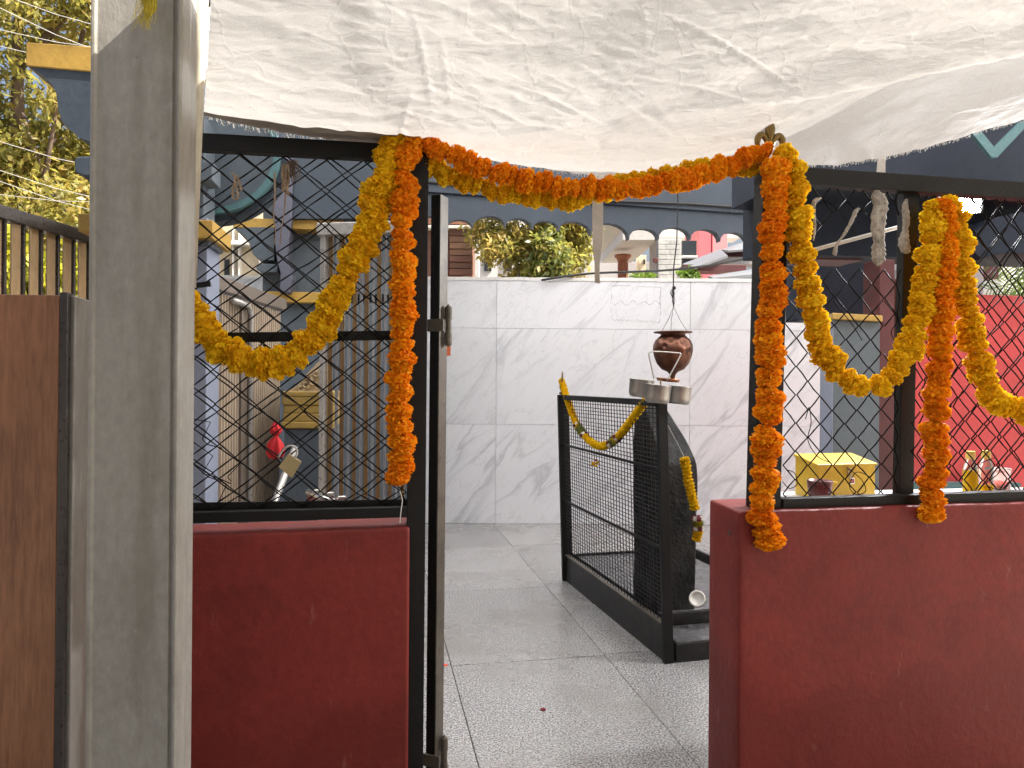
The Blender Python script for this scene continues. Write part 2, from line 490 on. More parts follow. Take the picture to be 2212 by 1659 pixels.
nt.links.new(base, df.inputs['Color'])
tcol = mixc(nt, .3, base, (.80,.79,.77)); nt.links.new(tcol, tr.inputs['Color'])
b1 = N(nt, 'ShaderNodeBump', Strength=.3, Distance=.03); nt.links.new(n3.outputs[0], b1.inputs['Height'])
b2 = N(nt, 'ShaderNodeBump', Strength=.16, Distance=.008); nt.links.new(cr, b2.inputs['Height']); nt.links.new(b1.outputs[0], b2.inputs['Normal'])
for s in (df, tr): nt.links.new(b2.outputs[0], s.inputs['Normal'])
mx = nt.nodes.new('ShaderNodeMixShader'); mx.inputs[0].default_value = .19
nt.links.new(df.outputs[0], mx.inputs[1]); nt.links.new(tr.outputs[0], mx.inputs[2]); nt.links.new(mx.outputs[0], out.inputs['Surface'])

M['cloth_flap_shade'] = paint('shaded_flap_cotton', (.30,.265,.235), .9, .12, 6, 120, .3)  # brown shade under the left crease, put into the flap colour

# milky sheet added unseen over the courtyard to diffuse the sun
m, nt, p, out = newmat('added_milky_sheet'); M['added_light_roof'] = m
nt.nodes.remove(p)
df = N(nt, 'ShaderNodeBsdfDiffuse'); df.inputs[0].default_value = (.75,.77,.8,1)
tr = nt.nodes.new('ShaderNodeBsdfTranslucent'); tr.inputs[0].default_value = (.86,.88,.92,1)
mx = nt.nodes.new('ShaderNodeMixShader'); mx.inputs[0].default_value = .85
nt.links.new(df.outputs[0], mx.inputs[1]); nt.links.new(tr.outputs[0], mx.inputs[2]); nt.links.new(mx.outputs[0], out.inputs['Surface'])

# marble tile
m, nt, p, out = newmat('veined_marble_tile'); M['marble'] = m
tc = nt.nodes.new('ShaderNodeTexCoord'); oi = nt.nodes.new('ShaderNodeObjectInfo')
mp = nt.nodes.new('ShaderNodeMapping'); mp.inputs['Rotation'].default_value = (0, R(48), 0); mp2 = nt.nodes.new('ShaderNodeMapping'); mp2.inputs['Scale'].default_value = (.55, 1, 2.1)
ofs = nt.nodes.new('ShaderNodeVectorMath'); ofs.operation = 'SCALE'; ofs.inputs['Scale'].default_value = 9.0
cb = nt.nodes.new('ShaderNodeCombineXYZ')
for i in range(3): nt.links.new(oi.outputs['Random'], cb.inputs[i])
nt.links.new(cb.outputs[0], ofs.inputs[0])
ad = nt.nodes.new('ShaderNodeVectorMath'); ad.operation = 'ADD'
nt.links.new(tc.outputs['Object'], mp.inputs['Vector']); nt.links.new(mp.outputs[0], mp2.inputs[0]); nt.links.new(mp2.outputs[0], ad.inputs[0]); nt.links.new(ofs.outputs[0], ad.inputs[1])
n1 = N(nt, 'ShaderNodeTexNoise', Scale=1.5, Detail=6.0, Roughness=.55, Distortion=.8); nt.links.new(ad.outputs[0], n1.inputs['Vector'])
n2 = N(nt, 'ShaderNodeTexNoise', Scale=3.4, Detail=7.0, Roughness=.6, Distortion=1.1); nt.links.new(ad.outputs[0], n2.inputs['Vector'])
v1 = ramp(nt, n1.outputs[0], [(.455, 0), (.495, 1), (.515, .45), (.56, 0)])
v2 = ramp(nt, n2.outputs[0], [(.485, 0), (.5, .55), (.512, 0)])
n4 = N(nt, 'ShaderNodeTexNoise', Scale=1.1, Detail=3.0); nt.links.new(ad.outputs[0], n4.inputs['Vector'])
msk = ramp(nt, n4.outputs[0], [(.44, 0.05), (.6, 1)])
c = mixc(nt, .0, (.70,.715,.74), (.70,.715,.74))
mu = nt.nodes.new('ShaderNodeMath'); mu.operation = 'MULTIPLY'; nt.links.new(v1, mu.inputs[0]); nt.links.new(msk, mu.inputs[1])
mu2 = nt.nodes.new('ShaderNodeMath'); mu2.operation = 'MULTIPLY'; mu2.inputs[1].default_value = .62; nt.links.new(mu.outputs[0], mu2.inputs[0])
c = mixc(nt, mu2.outputs[0], (.69,.705,.735), (.36,.375,.405))
c = mixc(nt, v2, c, (.50,.515,.54))
n5 = N(nt, 'ShaderNodeTexNoise', Scale=7.0, Detail=7.0, Roughness=.7); nt.links.new(wcoords(nt), n5.inputs['Vector'])
c = mixc(nt, ramp(nt, n5.outputs[0], [(.56, 0), (.74, .30)]), c, (.45,.43,.40))
mr = N(nt, 'ShaderNodeMapRange', **{'To Min': .93, 'To Max': 1.03}); nt.links.new(oi.outputs['Random'], mr.inputs[0])
hs = nt.nodes.new('ShaderNodeHueSaturation'); nt.links.new(c, hs.inputs['Color']); nt.links.new(mr.outputs[0], hs.inputs['Value'])
nt.links.new(hs.outputs[0], p.inputs['Base Color']); nt.links.new(ramp(nt, n5.outputs[0], [(.35, .10), (.7, .3)]), p.inputs['Roughness'])

# granite
m, nt, p, out = newmat('speckled_granite_slab'); M['granite'] = m
v = wcoords(nt)
oi = nt.nodes.new('ShaderNodeObjectInfo')
n1 = N(nt, 'ShaderNodeTexNoise', Scale=150.0, Detail=3.0, Roughness=.7); nt.links.new(v, n1.inputs['Vector'])
vo = N(nt, 'ShaderNodeTexVoronoi', Scale=170.0); nt.links.new(v, vo.inputs['Vector'])
n2 = N(nt, 'ShaderNodeTexNoise', Scale=2.2, Detail=6.0, Roughness=.6); nt.links.new(v, n2.inputs['Vector'])
c1 = ramp(nt, n1.outputs[0], [(.37, (.06,.056,.056)), (.48, (.185,.177,.177)), (.59, (.42,.40,.39))])
c2 = mixc(nt, .35, c1, vo.outputs['Color'], 'SOFT_LIGHT')
hs = nt.nodes.new('ShaderNodeHueSaturation'); hs.inputs['Saturation'].default_value = .25; nt.links.new(c2, hs.inputs['Color'])
mr = N(nt, 'ShaderNodeMapRange', **{'To Min': .88, 'To Max': 1.12}); nt.links.new(oi.outputs['Random'], mr.inputs[0]); nt.links.new(mr.outputs[0], hs.inputs['Value'])
c3 = mixc(nt, ramp(nt, n2.outputs[0], [(.42, 0), (.75, .42)]), hs.outputs[0], (.13,.112,.095))
n6 = N(nt, 'ShaderNodeTexNoise', Scale=9.0, Detail=7.0, Roughness=.7); nt.links.new(v, n6.inputs['Vector'])
c3 = mixc(nt, ramp(nt, n6.outputs[0], [(.60, 0), (.72, .32)]), c3, (.10,.085,.072))
c3 = mixc(nt, ramp(nt, n6.outputs[0], [(.28, .22), (.40, 0)]), c3, (.42,.40,.385))
nt.links.new(c3, p.inputs['Base Color'])
nt.links.new(ramp(nt, n2.outputs[0], [(.3, .16), (.7, .34)]), p.inputs['Roughness'])
b = N(nt, 'ShaderNodeBump', Strength=.06, Distance=.001); nt.links.new(n1.outputs[0], b.inputs['Height']); nt.links.new(b.outputs[0], p.inputs['Normal'])

# flowers
def flower_mat(name, lo, hi, tl):
    m, nt, p, out = newmat(name)
    oi = nt.nodes.new('ShaderNodeObjectInfo')
    v = coords(nt)
    n1 = N(nt, 'ShaderNodeTexNoise', Scale=45.0, Detail=3.0); nt.links.new(v, n1.inputs['Vector'])
    ad = nt.nodes.new('ShaderNodeMath'); ad.operation = 'MULTIPLY_ADD'; ad.inputs[1].default_value = .55; nt.links.new(oi.outputs['Random'], ad.inputs[0])
    sc = nt.nodes.new('ShaderNodeMath'); sc.operation = 'MULTIPLY_ADD'; sc.inputs[1].default_value = .9; sc.inputs[2].default_value = -.22; nt.links.new(n1.outputs[0], sc.inputs[0]); nt.links.new(sc.outputs[0], ad.inputs[2])
    c = ramp(nt, ad.outputs[0], [(.1, lo), (.85, hi)])
    nt.links.new(c, p.inputs['Base Color']); p.inputs['Roughness'].default_value = .7
    p.inputs['Specular IOR Level'].default_value = .25
    tr = nt.nodes.new('ShaderNodeBsdfTranslucent'); tr.inputs[0].default_value = (*tl, 1)
    mx = nt.nodes.new('ShaderNodeMixShader'); mx.inputs[0].default_value = .28
    nt.links.new(p.outputs[0], mx.inputs[1]); nt.links.new(tr.outputs[0], mx.inputs[2]); nt.links.new(mx.outputs[0], out.inputs['Surface'])
    return m
M['fl_yellow'] = flower_mat('yellow_marigold_petal', (.80,.44,.005), (.93,.68,.018), (.95,.62,.012))
M['fl_orange'] = flower_mat('orange_marigold_petal', (.82,.225,.003), (.96,.46,.008), (.97,.38,.005))
M['fl_lemon'] = flower_mat('lemon_chrysanthemum_petal', (.74,.47,.003), (.86,.62,.01), (.9,.62,.01))

def leaf_mat(name, a, b_, c_, tl, mixf=.4):
    m, nt, p, out = newmat(name)
    g = wcoords(nt)
    n1 = N(nt, 'ShaderNodeTexNoise', Scale=1.3, Detail=3.0); nt.links.new(g, n1.inputs['Vector'])
    wn_ = nt.nodes.new('ShaderNodeTexWhiteNoise'); wn_.noise_dimensions = '3D'
    sn_ = nt.nodes.new('ShaderNodeVectorMath'); sn_.operation = 'SNAP'; sn_.inputs[1].default_value = (.08,.08,.08)
    nt.links.new(g, sn_.inputs[0]); nt.links.new(sn_.outputs[0], wn_.inputs['Vector'])
    ad = nt.nodes.new('ShaderNodeMath'); ad.operation = 'MULTIPLY_ADD'; ad.inputs[1].default_value = .5
    nt.links.new(wn_.outputs['Value'], ad.inputs[0]); nt.links.new(n1.outputs[0], ad.inputs[2])
    c = ramp(nt, ad.outputs[0], [(.38, a), (.72, b_), (1.0, c_)])
    nt.links.new(c, p.inputs['Base Color']); p.inputs['Roughness'].default_value = .45
    tr = nt.nodes.new('ShaderNodeBsdfTranslucent'); nt.links.new(mixc(nt, .5, c, tl), tr.inputs[0])
    mx = nt.nodes.new('ShaderNodeMixShader'); mx.inputs[0].default_value = mixf
    nt.links.new(p.outputs[0], mx.inputs[1]); nt.links.new(tr.outputs[0], mx.inputs[2]); nt.links.new(mx.outputs[0], out.inputs['Surface'])
    return m
M['leaf_olive'] = leaf_mat('olive_leaf', (.10,.115,.035), (.22,.21,.05), (.42,.29,.08), (.55,.50,.10), .5)
M['leaf_dark'] = leaf_mat('deep_green_leaf', (.055,.08,.03), (.13,.16,.045), (.3,.25,.06), (.38,.40,.08), .5)
M['leaf_lime'] = leaf_mat('lime_leaf', (.16,.18,.012), (.30,.30,.02), (.42,.38,.03), (.4,.38,.02))
M['leaf_palm'] = leaf_mat('palm_leaf', (.06,.12,.02), (.12,.22,.03), (.2,.28,.05), (.2,.3,.03))

def glassy(name, c, rough=.05, trans=.9):
    m, nt, p, out = newmat(name)
    p.inputs['Base Color'].default_value = (*c, 1); p.inputs['Roughness'].default_value = rough
    p.inputs['Transmission Weight'].default_value = trans; p.inputs['IOR'].default_value = 1.3
    return m
M['plastic_clear'] = glassy('clear_plastic', (.9,.9,.86))
M['oil'] = glassy('yellow_oil', (.80,.55,.02), .08, .45)
M['jar_clear'] = glassy('jar_plastic', (.9,.75,.72), .1, .8)

m, nt, p, out = newmat('lit_lamp_panel'); M['lamp_glow'] = m
p.inputs['Base Color'].default_value = (1,1,1,1)
p.inputs['Emission Color'].default_value = (.92,.96,1,1); p.inputs['Emission Strength'].default_value = 60.0

# ================================================================== THE PLACE
# ------------------------------------------------------------------ ground, floor
g = MB(); g.quad((-160,-60,-.20),(160,-60,-.20),(160,300,-.20),(-160,300,-.20))
props(g.build('ground', M['ground']), kind='structure')
g = MB(); g.box((0,-.6,-.15),(14,4.6,.06))
props(g.build('pavement', M['kerb']), kind='structure')

BETA = R(11)
E1 = Vector((math.cos(BETA), math.sin(BETA), 0)); E2 = Vector((-math.sin(BETA), math.cos(BETA), 0))
g = MB(); g.hexa([Vector(q) for q in ((-3.4,1.62,-.2),(4.6,2.3,-.2),(4.6,6.4,-.2),(-3.4,6.4,-.2),(-3.4,1.62,-.012),(4.6,2.3,-.012),(4.6,6.4,-.012),(-3.4,6.4,-.012))])
floor = g.build('floor', M['kerb']); props(floor, kind='structure')
for i in range(-5, 8):
    for j in range(-1, 4):
        s0, n0 = .317+.654*i, 2.90+1.03*j - (.0 if i % 2 else .012)
        c = E1*(s0+.327) + E2*(n0+.515)
        if not (-2.6 < c.x < 4.2 and 1.75 < c.y < 6.2): continue
        b = MB(); dz = random.uniform(-.0006, .0006)
        b.box((c.x, c.y, -.006+dz), (.6515, 1.027, .012), BETA)
        b.build('slab', M['granite'], floor, bevel=.0015)

# ------------------------------------------------------------------ back marble wall
DW = 5.86
x0w, x1w = -2.9, 2.64
ztop = W(1285, 602, DW).z
wall = thing('marble_wall', 'white marble tiled compound wall at the back of the courtyard', 'wall', ((x0w+x1w)/2, DW, 0))
b = MB(); b.box(((x0w+x1w)/2, DW+.11, ztop/2-.005), (x1w-x0w, .20, ztop-.01)); b.build('core', M['white_plaster'], wall)
b = MB()
def cop(u, v):
    x = x0w+(x1w-x0w)*u
    return (x, DW-.012+.24*v, ztop+.006*mnoise.noise((x*9,v*3,0))+.006)
b.grid(cop, 90, 2)
b.grid(lambda u, v: (x0w+(x1w-x0w)*u, DW-.0125, ztop-.02-.010*abs(mnoise.noise((u*60,1,0)))+ (0.026+.006*mnoise.noise(((x0w+(x1w-x0w)*u)*9,0,0))+.010*abs(mnoise.noise((u*60,1,0))))*v), 90, 1)
b.build('coping', M['white_plaster'], wall)
tw, th = W(1490,700,DW).x - W(1072,700,DW).x, .80
zr = [0, 1.15-89/FPX*DW*1.0, None]
zj = [W(1285,1130,DW).z, W(1285,918,DW).z, W(1285,711,DW).z, ztop-.004]
zj[0] = 0.0
xj0 = W(1072,800,DW).x
xs = sorted(set([x0w] + [xj0+tw*k for k in range(-3, 3) if x0w < xj0+tw*k < x1w] + [x1w]))
for r in range(3):
    for k in range(len(xs)-1):
        b = MB(); xa, xb = xs[k], xs[k+1]
        b.box(((xa+xb)/2, DW+.0-random.uniform(0,.0012), (zj[r]+zj[r+1])/2), (xb-xa-.0025, .012, zj[r+1]-zj[r]-.0025))
        b.build('tile', M['marble'], wall, bevel=.001)
# faint outline of old glue where a board once hung
def glue(pts, r=.0013):
    pts = smoothpath([(*q, 0) for q in pts], 5); run = []
    for q in pts:
        if random.random() < .17:
            if len(run) > 1: t.tube(run, r*random.uniform(.6,1.3), 4)
            run = []
        run.append(W(q[0]+random.uniform(-.7,.7), q[1]+random.uniform(-.7,.7), DW-.0072))
    if len(run) > 1: t.tube(run, r, 4)
t = MB()
path = [(1320,618),(1350,617),(1380,619),(1405,620),(1428,621)]; glue(path)
glue([(1320,618),(1321,640),(1319,660),(1321,684),(1324,690)]); glue([(1428,621),(1426,650),(1427,672),(1425,697)])
pp = [(1324+i*4.2, 690+ (3.5 if i % 2 else -1.5)*random.uniform(.5,1.2)+i*.22) for i in range(25)]; glue(pp)
pp = [(1322+i*4.4, 654+4*math.sin(i*1.1)+random.uniform(-2,2)) for i in range(25)]; glue(pp, .0016)
single(t, 'glue_outline', M['pencil'], 'faint grey outline of dried glue on the upper marble tiles', 'glue mark', kind='stuff')
b = MB(); q = W(967,757,DW-.01); b.box(q, (.048,.003,.085)); single(b, 'sticker', M['orange_sticker'], 'orange paper sticker on the marble beside the upper hinge', 'sticker')

# ------------------------------------------------------------------ scalloped fascia + added roof sheet
fas = thing('scalloped_fascia', 'slate blue roof fascia with a scalloped lower edge above the marble wall', 'fascia', (0.6,5.7,2.3))
A0 = Vector((-.254, 5.5, 0)); fdir = (Vector((1.93, 6.0, 0))-A0).normalized(); fnor = Vector((-fdir.y, fdir.x, 0))
def onfas(px, py):
    a, b_ = ray(px, py); d = Vector((a,1,b_)); tt = A0.dot(fnor)/d.dot(fnor)
    return Vector((a*tt, tt, CAM_Z+b_*tt))
def sfas(px): return (onfas(px,500)-A0).dot(fdir)
cus = [(905,487),(968,492),(1021,494),(1092,491),(1151,496),(1208,500),(1277,509),(1359,518),(1423,518),(1492,518),(1556,522),(1616,529),(1680,533),(1745,537)]
cs = [(sfas(x), onfas(x,y).z) for x, y in cus]
step0 = cs[0][0]
lower = []
s = step0
while s > sfas(655): s -= .26
left_cus = [(s, cs[0][1])]
k = s
while k < step0-.05:
    k += .26; left_cus.append((k, cs[0][1]))
allc = left_cus[:-1] + cs
prof = []
for (sa, za), (sb, zb) in zip(allc[:-1], allc[1:]):
    for i in range(9):
        u = i/9.0; an = math.pi*u
        w = sb-sa
        prof.append((sa + w*(1-math.cos(an))/2, za+(zb-za)*u + math.sin(an)**.85*w*.36))
prof.append(allc[-1])
ztopf = 3.0
b = MB()
for (sa, za), (sb, zb) in zip(prof[:-1], prof[1:]):
    if sb-sa < 1e-5: continue
    b.obox((0,0,0),(0,0,0),(0,0,0),(0,0,0)) if False else None
    p0, p1 = A0+fdir*sa, A0+fdir*sb
    P = [p0+Vector((0,0,za)), p1+Vector((0,0,zb)), p1+fnor*.07+Vector((0,0,zb)), p0+fnor*.07+Vector((0,0,za))]
    Q = [Vector((q.x,q.y,2.60)) for q in P]
    n = len(b.v); b.v += P+Q
    for q in ((0,1,5,4),(2,3,7,6),(0,3,2,1)): b.f.append(tuple(n+i for i in q))
b.build('scallop_board', M['blue_dark'], fas)
sa, sb = prof[0][0]-.6, prof[-1][0]+1.2
b = MB(); b.obox(A0+fdir*sa+fnor*-.03+Vector((0,0,2.60)), fdir*(sb-sa), fnor*.16, (0,0,ztopf-2.60)); b.build('upper_beam', M['blue_dark'], fas, bevel=.006)
b = MB(); b.tube([onfas(1300,437)-fnor*.045, onfas(1480,443)-fnor*.045, onfas(1625,453)-fnor*.045], .010, 6); single(b, 'stripe', M['black_cable'], 'long dark conduit running along the slate blue fascia right of the cotton strip', 'stripe')  # dark tube tracing the dark line along the fascia
b = MB(); b.tube([onfas(925,397)-fnor*.045, onfas(1040,408)-fnor*.045], .010, 6); single(b, 'stripe', M['black_cable'], 'short dark conduit on the slate blue fascia just right of the gate jamb', 'stripe')

rs = thing('added_light_roof', 'unseen milky roof sheet added over the courtyard to soften the daylight', 'roof', (.5,4,2.95))  # unseen roof, added to soften daylight and stop direct sun
b = MB()
def rsheet(u, v):
    x = -1.9+7.5*u; y = 1.84+5.76*v
    return (x, y, 2.98+.12*v+.012*math.sin(x*60))
b.grid(lambda u, v: rsheet(u, v), 420, 3); b.build('sheet', M['added_light_roof'], rs, smooth=True)
for x in (-1.85, -.6, .9, 3.0, 5.0):
    b = MB(); b.bar((x,1.88,2.93),(x,7.5,3.04),(0,0,1),.06,.04); b.build('rafter', M['rail_dark'], rs)
b = MB(); b.bar((-1.88,3.25,2.90),(5.5,3.25,2.90),(0,0,1),.05,.04); b.build('purlin', M['rail_dark'], rs)

# ------------------------------------------------------------------ low red walls
def lowwall(name, label, pxa, pxb, ytop_a, ytop_b, off, thick, zb=-.2, round_=.008):
    pa, pb = FP(pxa, ytop_a, off), FP(pxb, ytop_b, off)
    L = (Vector((pb.x,pb.y,0))-Vector((pa.x,pa.y,0))).length
    b = MB()
    nu, nz = 60, 30
    def top(u): return pa.z+(pb.z-pa.z)*u + .0022*mnoise.noise((u*L*7, 3.1, 0))
    def wob(u, z): return .0035*mnoise.noise((u*L*5, z*5, off))
    def P(u, w, z): q = Vector((pa.x,pa.y,0)) + FD*(L*u) + FN*w; q.z = z; return q
    b.grid(lambda u, v: P(u, wob(u, zb+(top(u)-zb)*v), zb+(top(u)-zb)*v), nu, nz)
    b.grid(lambda u, v: P(u, wob(u, top(u))*(1-v)+thick*v, top(u)+.004*v), nu, 4)
    b.grid(lambda u, v: P(u, thick, zb+(top(u)+.004-zb)*v), nu, nz)
    for uu in (0.0, 1.0):
        b.grid(lambda u, v: P(uu, wob(uu, zb+(top(uu)-zb)*v)*(1-u)+thick*u, zb+(top(uu)+.004*u-zb)*v), 4, nz)
    o = b.build(name, M['red_wall'], smooth=True)
    bm = bmesh.new(); bm.from_mesh(o.data); bmesh.ops.remove_doubles(bm, verts=bm.verts, dist=.0004)
    bmesh.ops.recalc_face_normals(bm, faces=bm.faces); bm.to_mesh(o.data); bm.free()
    o.data.polygons.foreach_set('use_smooth', [True]*len(o.data.polygons))
    mod = o.modifiers.new('bevel', 'BEVEL'); mod.width = round_; mod.segments = 3; mod.limit_method = 'ANGLE'; mod.angle_limit = R(50)
    props(o, label, 'wall')
    return o
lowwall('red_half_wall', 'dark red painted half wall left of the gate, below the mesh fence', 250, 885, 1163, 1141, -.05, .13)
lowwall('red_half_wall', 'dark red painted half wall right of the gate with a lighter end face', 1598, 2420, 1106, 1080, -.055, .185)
b = MB(); q = FP(1598,1160,-.055) + FN*.055 - FD*.003
b.lathe([(.0001,-.002),(.006,-.002),(.006,.001),(.003,.001),(.0001,-.001)], q+FD*.0, 10, axis=-FD); single(b, 'screw', M['worn_lit_iron'], 'dark screw head in the end face of the right red wall', 'screw')

# ------------------------------------------------------------------ fences
def wires(parent, pxa, pxb, ytop, ybot, off, a, b_, ph=0, seed=0, skip=None, r=.0013, amp=.006):
    """diamond mesh: vertical zigzag wires hooked into each other"""
    pa = FP(pxa, ytop, off); pb = FP(pxb, ytop, off)
    L = (Vector((pb.x,pb.y,0))-Vector((pa.x,pa.y,0))).length
    zt = pa.z; zb = FP(pxa, ybot, off).z
    cols = int(L/a)+1; rows = int((zt-zb)/b_)+1
    for k in range(cols):
        runs = []; run = []
        for j in range(rows+1):
            x = (k if (j+k+ph) % 2 == 0 else k+1)*a
            z = zt - j*b_
            dx = amp*1.6*mnoise.noise((x*3.1, z*3.3, seed)) + .003*mnoise.noise((k*7.7, j*3.3, seed+5))
            dz = amp*1.3*mnoise.noise((x*3.0+9, z*2.7, seed)) + .003*mnoise.noise((k*5.1, j*9.3, seed+8))
            dn = .0022*(1 if (j+k) % 2 else -1) + amp*.8*mnoise.noise((x*4, z*4, seed+2))
            x = min(x, L)
            p = Vector((pa.x,pa.y,0)) + FD*min(L, max(0, x+dx)) + FN*dn; p.z = max(zb, min(zt, z+dz))
            if skip and skip(x, z, k, j):
                runs.append(run); run = []
                continue
            if run:
                q = run[-1]; mid = (p+q)/2 + Vector((random.uniform(-1,1),0,random.uniform(-1,1)))*.0015
                run.append(mid)
            run.append(p)
        runs.append(run)
        for run in runs:
            if len(run) > 1:
                mb = MB(); mb.tube(run, r, 5); mb.build('wire', M['wire'], parent, smooth=True)

lf = thing('mesh_fence', 'black framed diamond mesh fence panel left of the gate', 'fence', FP(650,1120))
b = MB(); b.bar(FP(330,303,-.005), FP(902,335,-.005), (0,0,1), .040, .03); b.build('top_rail', M['black_iron'], lf, bevel=.002)
b = MB(); b.bar(FP(330,1119,-.008), FP(886,1104,-.008), (0,0,1), .026, .03); b.build('bottom_rail', M['black_iron'], lf, bevel=.002)
b = MB(); b.bar(FP(330,1097,.012), FP(884,1087,.012), (0,0,1), .022, .008); b.build('bottom_angle', M['black_iron'], lf, bevel=.001)
b = MB(); b.bar(FP(330,731,.022), FP(886,724,.022), (0,0,1), .024, .012); b.build('middle_rail', M['black_iron'], lf, bevel=.001)
b = MB(); b.bar(FP(906,314,0), FP(893,1659,0)+Vector((0,0,-.15)), FD, .046, .05); b.build('post', M['black_iron'], lf, bevel=.002)
wires(lf, 330, 884, 320, 1100, .0, .0505, .0415, 0, 1, r=.0021)
wires(lf, 316, 884, 312, 1100, .010, .0505, .0415, 0, 33, r=.0021, amp=.011)

rf = thing('mesh_fence', 'black framed diamond mesh fence panel right of the gate with a brass finial', 'fence', FP(1950,1085))
b = MB(); b.bar(FP(1667,349,.0), FP(1648,1096,.0), FD, .074, .055); post_r = b.build('post', M['black_iron'], rf, bevel=.003)
b = MB(); b.bar(FP(1690,381,.0), FP(2420,429,.0), (0,0,1), .047, .04); b.build('top_rail', M['black_iron'], rf, bevel=.002)
b = MB(); b.bar(FP(1684,1088,-.01), FP(2420,1064,-.01), (0,0,1), .031, .035); b.build('bottom_rail', M['black_iron'], rf, bevel=.002)
b = MB(); b.bar(FP(1962,410,.02), FP(1950,1078,.02), FD, .046, .03); b.build('middle_post', M['black_iron'], rf, bevel=.002)
torn = lambda x, z, k, j: (mnoise.noise((x*5.5, z*5.5, 4)) > .30 and z > 1.25) or (mnoise.noise((x*9, z*9, 14)) > .52)
wires(rf, 1695, 1945, 392, 1092, .006, .0375, .0390, 0, 71, skip=torn, r=.0021)
torn2 = lambda x, z, k, j: mnoise.noise((x*9, z*9, 24)) > .48
wires(rf, 1972, 2420, 404, 1092, .006, .0395, .0420, 0, 51, skip=torn2, amp=.010, r=.0021)
wires(rf, 1985, 2420, 408, 1092, .016, .0395, .0420, 0, 57, skip=torn2, amp=.016, r=.0021)
# a few bent loose ends of wire
for pts in ([(1740,905),(1748,880),(1752,915),(1745,950),(1765,985),(1795,1000)], [(1690,1040),(1705,1055),(1722,1045),(1716,1022),(1700,1015)],
            [(1830,1010),(1860,1035),(1870,1060),(1850,1068),(1835,1050),(1850,1020),(1880,1030)], [(1910,650),(1938,690),(1925,720),(1950,760)],
            [(1775,430),(1800,445),(1830,480),(1850,510)], [(1860,455),(1890,470),(1905,462)], [(2120,1000),(2150,990),(2158,1020),(2130,1045),(2160,1058),(2180,1040)], [(1800,650),(1840,700),(1862,735)]):
    b = MB(); b.tube([FP(x, y, .004+random.uniform(-.01,.01)) for x, y in smoothpath(pts, 5)], .0013, 5); b.build('loose_wire', M['wire'], rf, smooth=True)
for pts in ([(418,905),(455,912),(437,948),(448,960),(480,968)], [(418,955),(460,985),(437,1022),(470,1032),(500,1045)], [(418,1003),(450,1030),(490,1045),(470,1090)], [(505,985),(520,1000),(492,1030),(500,1040)]):
    b = MB(); b.tube([FP(x, y, -.004) for x, y in pts], .0013, 5); b.build('loose_wire', M['wire'], lf)
# stub of angle iron at the left edge
b = MB(); b.bar(FP(380,622,-.01), FP(455,613,-.01), (0,0,1), .012, .01); b.build('stub', M['black_iron'], lf)

# fleur-de-lis finial
fin = MB()
fc = FP(1663, 322, 0)
u_ = FP(1663, 258, 0)-fc; H = u_.length
up = Vector((0,0,1)); sd = FD
fin.lathe([(.0001,.0),(.010,.004),(.012,.012),(.006,.022),(.0075,.032),(.013,.048),(.0145,.058),(.012,.070),(.006,.083),(.0001,.093)], fc-up*.006, 10)
for sgn in (-1, 1):
    pts = [(.004,.006),(.010,.020),(.018,.034),(.028,.036),(.036,.026),(.036,.012),(.030,.005)]
    rad = [.005,.007,.009,.010,.010,.008,.004]
    sp = smoothpath([(*p_, r_) for p_, r_ in zip(pts, rad)], 4)
    fin.tube([fc + sd*(sgn*q[0]) + up*q[1] for q in sp], [max(.002, q[2]*.92) for q in sp], 8)
fin.build('finial', M['brass'], rf, smooth=True)

# gate jamb with hinges
gj = thing('gate_jamb', 'black gate jamb with a paler painted-in lit edge and two barrel hinges beside the left post', 'gate jamb', FP(935,1659)+Vector((0,0,-.2)))
rotj = R(-20)
jt, jb = FP(941,420,.05), FP(929,1659,.05)
def jamb(z): 
    t_ = (z-jb.z)/(jt.z-jb.z); q = jb+(jt-jb)*t_; q.z = z; return q
ax = Vector((math.cos(rotj), math.sin(rotj), 0)); ay = Vector((-math.sin(rotj), math.cos(rotj), 0))
bA, bB = jamb(-.05), jamb(jt.z)
b = MB(); o0 = bA - ax*.013; o1 = bB - ax*.013
b.hexa([o0, o0+ax*.025, o0+ax*.025+ay*.045, o0+ay*.045, o1, o1+ax*.025, o1+ax*.025+ay*.045, o1+ay*.045]); b.build('stile', M['black_iron'], gj, bevel=.0015)
b = MB(); o0 = bA + ax*.0122; o1 = bB + ax*.0122 - Vector((0,0,.0))
b.hexa([o0, o0+ax*.0025, o0+ax*.0025+ay*.046, o0+ay*.046, o1, o1+ax*.0025, o1+ax*.0025+ay*.046, o1+ay*.046]); b.build('lit_edge', M['worn_lit_iron'], gj)  # lit side of the stile; the light is put into its paler colour
for yy in (703, 1640):
    hz = FP(955, yy, .05).z; q = jamb(hz)+ax*.026+ay*.030
    b = MB(); b.lathe([(.0001,-.055),(.009,-.050),(.0095,-.045),(.0095,-.018),(.008,-.018),(.008,.016),(.0095,.016),(.0095,.045),(.009,.049),(.0001,.058)], q, 12)
    hg = b.build('hinge', M['worn_lit_iron'], gj, smooth=False)
    b = MB(); b.box(jamb(hz)-ax*.0+ay*-.002, (.055,.006,.032), rotj); b.build('hinge_plate', M['worn_lit_iron'], hg, bevel=.001)

